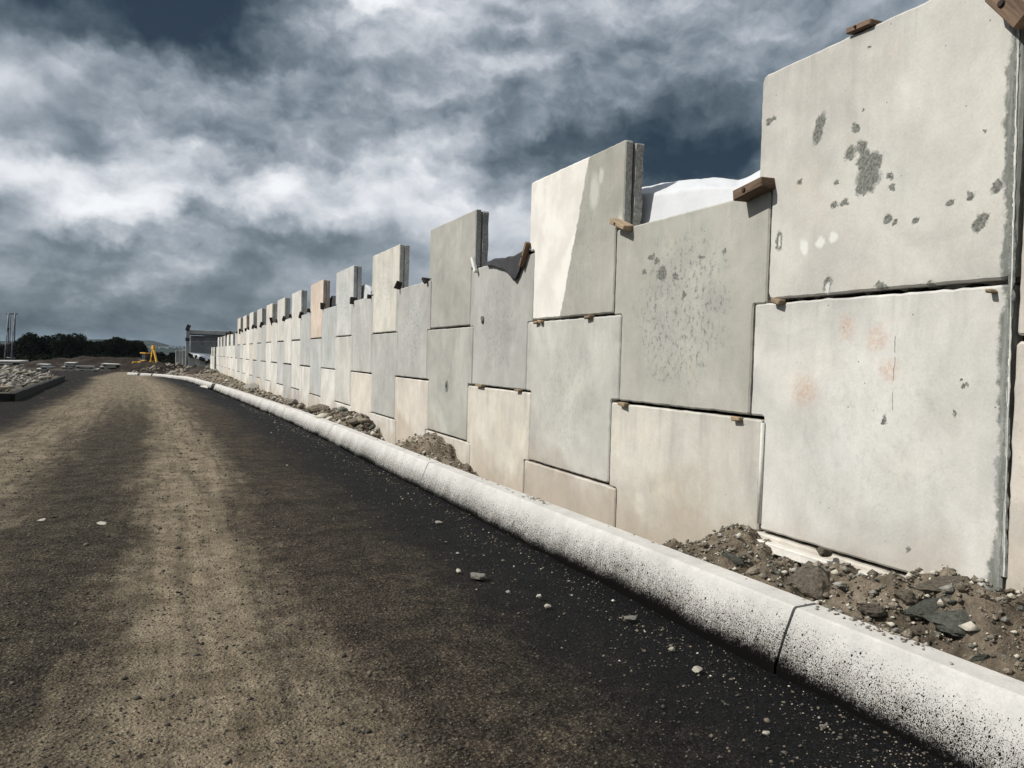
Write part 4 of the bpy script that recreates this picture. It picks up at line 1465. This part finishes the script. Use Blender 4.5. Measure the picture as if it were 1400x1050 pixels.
prof = np.minimum(1, (1 - np.linspace(0, 1, nu)) * 3.5)[:, None] * np.minimum(1, np.linspace(0.12, 1, nv) * 3.0)[None, :]
V[:, :, 2] = -SL * V[:, :, 1] + 0.18 + prof * (0.42 + 0.40 * fbm(V[:, :, 0] * 0.5, V[:, :, 1] * 0.4, 4, 61))
M['bed_stone'] = simple('bed_stone', (0.30, 0.275, 0.23), 0.3, 4, 0.95, 0.7, 0.03)
M['rubble'] = simple('rubble_soil', (0.12, 0.105, 0.08), 0.5, 3, 0.95, 1.0, 0.05)
bedtop = link_mesh('rubble_fill', V.reshape(-1, 3), grid_faces(nu, nv), M['rubble'])
bedtop.parent = bed
bedtop.location = -bed.location
ii, jj = RNG.integers(0, nu - 3, 2600), RNG.integers(2, nv, 2600)
P_ = V[ii, jj] + RNG.normal(0, 0.12, (2600, 3)) * (1, 1, 0)
rr = np.exp(RNG.normal(math.log(0.075), 0.5, 2600)).clip(0.03, 0.24)
P_[:, 2] += rr * 0.25
st_ = pebbles('rubble_stones', P_, rr, [M['bed_stone'], M['rock_grey'], M['rock'], M['bed_stone'], M['rock_grey']], parent=bed)
st_.location = -bed.location

# stacked precast slabs -------------------------------------------------
ORD = ['lowest', 'second', 'third', 'fourth', 'fifth', 'topmost']


def stack(px0, px1, py_base, Y, nlay, th, depth, where, jitter=0.35, gap=0.10, mats=('slab',)):
    a, b = on_y(px0, py_base, Y), on_y(px1, py_base, Y)
    L = (b - a).length
    z = zg(Y) + 0.08
    for i in range(nlay):
        bm = bmesh.new()
        add_box(bm, (0, 0, 0), (L * random.uniform(0.82, 1.0), depth, th), None, 0.02, 0.02)
        o = bm_obj('concrete_slab', bm, M[random.choice(mats)])
        o.location = ((a.x + b.x) / 2 + random.uniform(-jitter, jitter), Y + random.uniform(-0.3, 0.3), z + th / 2)
        o.rotation_euler = (random.uniform(-0.02, 0.02), random.uniform(-0.02, 0.02), random.uniform(-0.1, 0.1))
        w_ = 'only' if nlay == 1 else ('topmost' if i == nlay - 1 else ORD[i])
        tag(o, f'{w_} pale slab of the {where}', 'slab', 'stacked concrete slabs across the road')
        bm = bmesh.new()
        for s in (-0.33, 0.33):
            add_box(bm, (s * L, 0, 0), (0.14, depth * 0.9, gap))
        sp_ = bm_obj('spacer', bm, M['wood_dark'], o)
        sp_.location = (0, 0, -th / 2 - gap / 2)
        z += th + gap


stack(-60, 40, 522, 62, 5, 0.13, 3.0, 'big stack at the left edge of the photo', 0.5, 0.10)
stack(-20, 30, 505, 71, 2, 0.14, 2.0, 'low pile behind the big left stack', 0.5)
stack(53, 70, 507, 98, 3, 0.15, 2.0, 'small stack behind the rubble bed', 0.3, 0.09)
stack(87, 103, 507, 100, 4, 0.14, 2.0, 'stack in front of the left trees', 0.2, 0.10)
stack(105, 133, 507, 104, 2, 0.16, 2.0, 'long low stack in the middle distance', 0.3, 0.16)
stack(137, 163, 507, 106, 3, 0.15, 2.0, 'stack left of the yellow digger', 0.2, 0.18)

# pole structure -------------------------------------------------------
YP = 125
pl = empty('pole_frame', on_y(12, 500, YP))
pl.location.z = zg(YP)
tag(pl, 'tall frame of pale and dark poles with crossbars by the left trees', 'pole frame')


def pole(px0, py0, px1, py1, r, mat, dy=0.0, name='pole'):
    a, b = on_y(px0, py0, YP + dy), on_y(px1, py1, YP + dy)
    if name == 'pole':
        a.z = zg(YP) - 0.1
    bm = bmesh.new()
    add_tube(bm, a - pl.location, b - pl.location, r * 0.62, r * 0.5, 8)
    bm_obj(name, bm, M[mat], pl, True)


pole(5.2, 500, 11.5, 428, 0.13, 'pole_white')
pole(13.8, 500, 20.5, 428, 0.12, 'pole_white', 0.2)
pole(12.5, 500, 14.5, 432, 0.10, 'pole_dark', 0.9)
pole(19.0, 500, 20.8, 430, 0.12, 'pole_dark', 0.6)
pole(10.5, 500, 11.8, 428, 0.13, 'pole_dark', 0.7)
pole(16.5, 500, 17.0, 437, 0.07, 'pole', 0.4)
pole(8.5, 429, 23.8, 429.3, 0.14, 'pole_dark', 0.4, 'crossbar')
pole(9, 489, 21, 489.5, 0.10, 'pole', 0.4, 'crossbar')
pole(10, 452, 12.2, 448, 0.25, 'pole_dark', 0.5, 'bracket')

# ------------------------------------------------------------------ earth mounds at the far end of the road
def mound(px, Y, wx, wy, hgt, label, seed, mat='dark_soil', name='earth_mound', base=None):
    c = on_y(px, 500, Y)
    n_ = 34
    u = np.linspace(-1, 1, n_)
    U, Vv = np.meshgrid(u, u, indexing='ij')
    r = np.sqrt(U ** 2 + Vv ** 2)
    prof = np.clip(1 - r, 0, 1) ** 0.8
    x, y = U * wx, Vv * wy
    z = hgt * prof * (1 + 0.7 * fbm(U * 3 + seed, Vv * 3, 4, seed)) + prof.clip(0, 0.3) * 0.9 * fbm(x * 0.8, y * 0.8, 4, seed + 5, 0.65) - 0.25
    o = link_mesh(name, np.stack([x, y, z], -1).reshape(-1, 3), grid_faces(n_, n_), M[mat])
    o.location = (c.x, Y, zg(Y) if base is None else base)
    return tag(o, label, 'mound', 'earth mounds at the end of the road')


M['brown_mound'] = simple('loose_brown_earth', (0.042, 0.033, 0.024), 0.55, 1.2, 0.95, 1.0, 0.15)
mound(284, 66, 2.3, 7.0, 1.05, 'rough brown earth mound at the end of the wall', 11, 'brown_mound')
mound(266, 80, 2.8, 7.0, 1.0, 'dark earth mound behind the far curved kerb', 12)
mound(236, 94, 4.5, 7.0, 1.35, 'dark earth mound right of the yellow digger', 13)
mound(203, 104, 6.0, 7.0, 1.35, 'dark earth mound in front of the yellow digger', 14)
mound(176, 112, 6.5, 6.0, 1.15, 'dark earth mound left of the yellow digger', 15)
mound(138, 150, 14, 9, 2.2, 'greyish earth mound behind the slab stacks', 16, 'dark_soil')
mound(172, 160, 13, 8, 2.0, 'brown earth mound under the right trees', 17, 'dark_soil')
pts, rad = [], []
for (px, Y, wx, wy, hh_) in ((284, 66, 2.3, 7.0, 1.0), (266, 80, 2.8, 7, 1.0), (236, 94, 4.5, 7, 1.2)):
    c = on_y(px, 500, Y)
    for _ in range(330):
        a, r = random.uniform(0, 6.28), math.sqrt(random.random()) * 0.95
        pts.append((c.x + wx * r * math.cos(a), Y + wy * r * math.sin(a), zg(Y) - 0.2 + hh_ * (1 - r) ** 0.8))
        rad.append(min(0.5, math.exp(random.gauss(math.log(0.16), 0.5))))
pebbles('mound_rubble', np.array(pts), np.array(rad), [M['rock'], M['rock_grey'], M['rock'], M['dark_soil']])

# ------------------------------------------------------------------ bridge abutment beyond the wall
YA = 96.0
ab = empty('bridge_abutment', on_y(285, 503, YA))
tag(ab, 'unfinished grey concrete bridge abutment with a capping beam beyond the wall', 'abutment')


def ab_box(name, px0, py0, px1, py1, Y, depth, mat, bev=0.03):
    a, b = on_y(px0, py0, Y), on_y(px1, py1, Y)
    a.z, b.z = on_y((px0 + px1) / 2, py0, Y).z, on_y((px0 + px1) / 2, py1, Y).z
    bm = bmesh.new()
    add_box(bm, Vector(((a.x + b.x) / 2, Y + depth / 2, (a.z + b.z) / 2)) - ab.location, (abs(b.x - a.x), depth, abs(a.z - b.z)), None, bev)
    return bm_obj(name, bm, M[mat], ab)


ab_box('capping_beam', 259.5, 452.3, 345, 458.0, YA - 0.8, 3.0, 'abutment_beam')
for r in range(3):
    for c in range(4):
        x0 = 260 + c * 18
        y0 = 459 + r * 8
        o = ab_box('panel', x0 + 0.1, y0 + 0.12, x0 + 17.9, y0 + 7.9, YA + 0.5 + random.uniform(-.03, .03), 0.4, 'abutment')
ab_box('column', 254.3, 449, 258.8, 506, YA - 1.6, 0.9, 'abutment')
ab_box('bearing_ledge', 259, 456.5, 345, 459.3, YA - 0.3, 0.8, 'dark_steel')
bm = bmesh.new()
a = on_y(255, 452, YA - 1.9)
b = on_y(258.6, 445, YA - 1.9)
add_box(bm, (a + b) / 2 - ab.location + Vector((0, 0.3, 0.05)), (0.38, 0.7, 0.62), Matrix.Rotation(0.45, 3, 'Y'), 0.03, 0.05)
bm_obj('rebar_cap', bm, M['pole_dark'], ab)
a = on_y(256.5, 464, YA - 2.0)
bm = bmesh.new()
add_box(bm, a - ab.location, (0.42, 0.5, 0.35), None, 0.03, 0.05)
bm_obj('bracket', bm, M['pole_dark'], ab)
# low sloped wing wall in front, with white sheet and dark gaps above it
ww = tag(empty('wing_wall', on_y(250, 500, YA - 5)), 'low sloping pale wing wall in front of the grey abutment', 'wall')
prof_px = [(258, 485, 503), (266, 489, 505), (274, 493, 506), (282, 495, 506), (290, 498, 507), (300, 501, 508)]
for (p0, p1) in zip(prof_px, prof_px[1:]):
    Y0 = YA - 5
    q = [on_y(p0[0] + 0.15, p0[1], Y0), on_y(p1[0] - 0.15, p1[1], Y0), on_y(p1[0] - 0.15, p1[2] + 4, Y0), on_y(p0[0] + 0.15, p0[2] + 4, Y0)]
    bm = bmesh.new()
    f_ = [bm.verts.new(v - ww.location) for v in q]
    k_ = [bm.verts.new(v - ww.location + Vector((0, 0.4, 0))) for v in q]
    bm.faces.new(f_)
    bm.faces.new(k_[::-1])
    for i in range(4):
        bm.faces.new((f_[i], k_[i], k_[(i + 1) % 4], f_[(i + 1) % 4]))
    bm_obj('panel', bm, M['slab'], ww)
lw = tag(empty('wing_wall', on_y(247, 500, YA + 2)), 'low grey panel wall left of the abutment column', 'wall')
for i, (x0, x1, t0, t1) in enumerate([(240, 244.5, 478.5, 479), (244.7, 249, 479.2, 479.8), (249.2, 254.2, 478.3, 478.8)]):
    Y0 = YA + 2 - i * 0.8
    a, b = on_y(x0, t0, Y0), on_y(x1, 506, Y0)
    bm = bmesh.new()
    add_box(bm, Vector(((a.x + b.x) / 2, Y0, (a.z + b.z) / 2)) - lw.location, (abs(b.x - a.x) - 0.03, 0.3, abs(a.z - b.z)), None, 0.02, 0.02)
    bm_obj('panel', bm, M['abutment_beam'], lw)
Y0 = YA - 3.2
rows = [[on_y(259, 482.0, Y0 + 1.6), on_y(272, 483.0, Y0 + 1.6), on_y(290, 484.5, Y0 + 1.6), on_y(300, 486, Y0 + 1.6)],
        [on_y(259, 485.0, Y0), on_y(268, 489, Y0), on_y(284, 496, Y0), on_y(292, 495, Y0)]]
tag(cloth_sheet('white_sheet', rows, M['white_cloth'], 24, 9, 0.15), 'bright white sheet lying below the grey abutment wall', 'sheet')
for i, (px, py) in enumerate([(259.5, 485), (262, 486.5), (268, 487.5), (274, 490), (277, 491), (279, 492.5), (283, 495), (286, 494)]):
    p = on_y(px, py, YA - 5.3)
    bm = bmesh.new()
    add_box(bm, (0, 0, 0), (0.28, 0.3, random.uniform(0.25, 0.5)), Matrix.Rotation(random.uniform(-0.5, 0.5), 3, 'Y'), 0.02, 0.05)
    o = bm_obj('wooden_wedge', bm, M['wood_dark'])
    o.location = p
    tag(o, f'{NTH[i]} small dark wedge from the abutment column along the sloping wing wall', 'wedge', 'dark wedges on the wing wall')

# ------------------------------------------------------------------ the yellow digger
YD = 140.0
gd = on_y(200, 503, YD)
dig = empty('backhoe_loader', (gd.x, YD, zg(YD)), (0, 0, math.radians(-62)))
dig.scale = (0.92, 0.92, 0.92)
tag(dig, 'yellow backhoe loader with its rear arm folded up, behind the earth mounds', 'digger')


def dbox(name, boxes, mat, parent=dig, bev=0.03):
    bm = bmesh.new()
    for c, s, r in boxes:
        add_box(bm, c, s, Matrix.Rotation(r, 3, 'Y') if r else None, bev)
    return bm_obj(name, bm, M[mat], parent)


dbox('chassis', [((0, 0, 0.95), (3.2, 1.0, 0.45), 0)], 'dark_steel')
dbox('bonnet', [((-1.25, 0, 1.40), (1.5, 0.95, 0.6), 0.05)], 'dark_steel')
dbox('mudguard', [((0.75, -0.85, 1.55), (1.3, 0.4, 0.14), 0), ((0.14, -0.85, 1.25), (0.14, 0.4, 0.6), 0)], 'yellow')
dbox('mudguard', [((0.75, 0.85, 1.55), (1.3, 0.4, 0.14), 0), ((0.14, 0.85, 1.25), (0.14, 0.4, 0.6), 0)], 'yellow')
cab = dbox('cab', [((0.3, 0, 1.55), (1.6, 1.5, 0.3), 0)], 'dark_steel')
for (x, s) in ((-0.42, -0.7), (-0.42, 0.7), (1.05, -0.7), (1.05, 0.7)):
    dbox('cab_post', [((x, s, 2.2), (0.1, 0.1, 1.2), 0.05)], 'dark_steel', cab)
dbox('glazing', [((0.3, 0, 2.2), (1.40, 1.32, 1.05), 0)], 'glass_dark', cab)
dbox('cab_roof', [((0.3, 0, 2.84), (1.95, 1.7, 0.16), 0)], 'yellow', cab)
for (x, yw, r, wd) in ((0.8, -0.85, 0.75, 0.42), (0.8, 0.85, 0.75, 0.42), (-1.5, -0.8, 0.48, 0.32), (-1.5, 0.8, 0.48, 0.32)):
    bm = bmesh.new()
    add_tube(bm, (x, yw - wd / 2, r), (x, yw + wd / 2, r), r, None, 18)
    wh = bm_obj('wheel', bm, M['rubber'], dig)
    bm = bmesh.new()
    add_tube(bm, (x, yw - wd / 2 - 0.02, r), (x, yw + wd / 2 + 0.02, r), r * 0.5, None, 14)
    bm_obj('rim', bm, M['yellow'], wh)
dbox('loader_arm', [((-1.9, -0.55, 1.05), (1.9, 0.14, 0.24), -0.35), ((-1.9, 0.55, 1.05), (1.9, 0.14, 0.24), -0.35)], 'yellow')
bm = bmesh.new()
prof_ = [(-2.55, 0.75), (-2.6, 1.25), (-2.75, 1.3), (-3.35, 0.7), (-3.2, 0.62)]
fr = [bm.verts.new((x, -1.1, z)) for x, z in prof_]
bk = [bm.verts.new((x, 1.1, z)) for x, z in prof_]
bm.faces.new(fr)
bm.faces.new(bk[::-1])
for i in range(5):
    bm.faces.new((fr[i], bk[i], bk[(i + 1) % 5], fr[(i + 1) % 5]))
bm_obj('loader_bucket', bm, M['yellow'], dig)


def arm(name, a, b, w0, mat='yellow'):
    a, b = Vector(a), Vector(b)
    d = b - a
    bm = bmesh.new()
    add_box(bm, (a + b) / 2, (d.length, 0.26, w0), Matrix.Rotation(-math.atan2(d.z, d.x), 3, 'Y'), 0.03)
    return bm_obj(name, bm, M[mat], dig)


dbox('swing_post', [((1.75, 0, 1.05), (0.45, 0.6, 0.9), 0)], 'yellow')
arm('boom', (1.45, 0, 1.1), (2.35, 0, 3.75), 0.36)
dbox('arm_knuckle', [((2.4, 0, 3.85), (0.7, 0.42, 0.7), 0)], 'yellow')
arm('dipper', (2.45, 0, 3.7), (3.6, 0, 1.3), 0.32)
arm('hydraulic_ram', (1.9, 0.1, 1.7), (2.45, 0.1, 3.3), 0.12, 'dark_steel')
dbox('rear_bucket', [((3.55, 0, 1.0), (0.5, 0.6, 0.6), 0.4)], 'dark_steel')
dbox('stabiliser', [((1.6, -1.05, 0.6), (0.16, 0.16, 1.0), 0.1), ((1.6, -1.15, 0.12), (0.4, 0.35, 0.1), 0)], 'yellow')
dbox('stabiliser', [((1.6, 1.05, 0.6), (0.16, 0.16, 1.0), 0.1), ((1.6, 1.15, 0.12), (0.4, 0.35, 0.1), 0)], 'yellow')


# ------------------------------------------------------------------ trees
def leaf_cloud(name, centres, n_, size, parent=None, squash=0.8, kind=None):
    C = np.array([(c[0], c[1], c[2]) for c in centres])
    Rr = np.array([c[3] for c in centres])
    wgt = Rr ** 2.2
    pick = RNG.choice(len(C), n_, p=wgt / wgt.sum())
    d = RNG.normal(0, 1, (n_, 3))
    d /= np.linalg.norm(d, axis=1)[:, None]
    r = Rr[pick] * (0.45 + 0.6 * RNG.random(n_) ** 0.6)
    P = C[pick] + d * r[:, None] * np.array([1, 1, squash])
    a = RNG.normal(0, 1, (n_, 3))
    a /= np.linalg.norm(a, axis=1)[:, None]
    b = np.cross(a, RNG.normal(0, 1, (n_, 3)))
    b /= np.linalg.norm(b, axis=1)[:, None]
    s = size * (0.6 + 0.8 * RNG.random((n_, 1)))
    V = np.stack([P - a * s, P - b * s * 0.55, P + a * s, P + b * s * 0.55], 1)
    o = link_mesh(name, V.reshape(-1, 3), np.arange(n_ * 4).reshape(n_, 4), M['leaf'], parent)
    return o


def tree(px, Y, h, wid, label, n_=5200, group='trees beyond the end of the road', trunk_h=0.25, seed=1):
    h *= 0.79
    rnd = random.Random(seed)
    c = on_y(px, 495, Y)
    z0 = zg(Y) - 0.15
    root = empty('tree', (c.x, Y, z0))
    tag(root, label, 'tree', group)
    bm = bmesh.new()
    add_tube(bm, (0, 0, -0.2), (0.1, 0, h * 0.45), 0.05 * h, 0.03 * h, 8)
    cents = []
    for i in range(13):
        a = rnd.uniform(0, 6.28)
        rad = rnd.uniform(0.1, 0.5) * wid
        zc = h * rnd.uniform(trunk_h + 0.08, 0.86)
        k = 1 - 0.55 * (zc / h - 0.4) if zc > 0.4 * h else 1
        p = (rad * k * math.cos(a), rad * k * math.sin(a), zc)
        cents.append((*p, wid * rnd.uniform(0.13, 0.24)))
        add_tube(bm, (0, 0, h * rnd.uniform(0.2, 0.4)), p, 0.018 * h, 0.006 * h, 5)
    cents.append((0, 0, h * 0.85, wid * 0.16))
    bm_obj('trunk', bm, M['bark'], root)
    leaf_cloud('crown', cents, n_, 0.26, root)


tree(45, 205, 8.6, 9.0, 'broad dark tree right of the pole frame', seed=1)
tree(33, 215, 7.0, 7.0, 'lower dark tree close behind the pole frame', seed=11)
tree(72, 214, 7.2, 8.0, 'dark tree in the middle of the left clump', seed=2)
tree(93, 205, 9.0, 9.0, 'tallest dark tree of the left clump', seed=3)
tree(107, 212, 8.0, 7.5, 'dark tree at the right end of the left clump', seed=4)
tree(148, 218, 8.0, 8.0, 'rounded dark tree at the left of the right clump', seed=5)
tree(166, 210, 8.6, 8.6, 'tallest dark tree of the right clump', seed=6)
tree(186, 215, 8.2, 8.0, 'dark tree at the right of the right clump above the digger', seed=7)
tree(-12, 220, 7.0, 12.0, 'dark tree at the left edge of the photo', seed=8)
tree(10, 235, 6.0, 9.0, 'dark tree behind the pole frame', seed=13)
tree(212, 225, 5.0, 7.0, 'low bushy tree right of the digger arm', 3000, seed=9)
tree(235, 230, 4.8, 7.0, 'low bushy tree before the abutment column', 3000, seed=10)
tree(126, 230, 5.6, 7.0, 'low dark tree in the gap between the two clumps', 3000, seed=12)
cents = []
for px in np.arange(-40, 300, 2.6):
    Y = random.uniform(172, 250)
    c = on_y(px, 495, Y)
    cents.append((c.x, Y, zg(Y) + random.uniform(0.2, 1.1), random.uniform(1.2, 2.4)))
sc_ = leaf_cloud('scrub', cents, 16000, 0.25)
tag(sc_, kind='stuff')

# far white town on the foot of the hill
bpy.context.view_layer.update()
for i, px in enumerate([107.5, 111, 124, 196, 199.5, 203, 207.5, 212, 217.5, 222, 228, 233, 238.5, 244, 249]):
    d = ray(px, random.uniform(474.6, 476.8)).normalized()
    hit, loc, nrm, _ = HILL.ray_cast(Vector((0, 0, EYE)), d)
    if not hit:
        continue
    root = empty('far_house', loc)
    tag(root, f'{NTH[i]} white far building from the left at the foot of the hill', 'building', 'white buildings of the far town')
    wd, hh_ = random.uniform(6, 17), random.uniform(4, 7)
    bm = bmesh.new()
    add_box(bm, (0, 0, hh_ / 2 - 2), (wd, 14, hh_ + 4))
    bm_obj('wall', bm, M['house'], root)
    bm = bmesh.new()
    add_box(bm, (0, 0, hh_ + 0.3), (wd + 0.8, 15, 0.6))
    bm_obj('roof', bm, M['house_roof'], root)

# ------------------------------------------------------------------ thin air haze
bm = bmesh.new()
add_box(bm, (0, 3800, 35), (12400, 7960, 110))
m = bpy.data.materials.new('haze')
m.use_nodes = True
m.node_tree.nodes.clear()
pv = m.node_tree.nodes.new('ShaderNodeVolumePrincipled')
pv.inputs['Color'].default_value = (0.60, 0.78, 0.95, 1)
pv.inputs['Density'].default_value = 0.00004
pv.inputs['Anisotropy'].default_value = 0.2
ou = m.node_tree.nodes.new('ShaderNodeOutputMaterial')
m.node_tree.links.new(pv.outputs[0], ou.inputs['Volume'])
tag(bm_obj('haze', bm, m), kind='stuff')
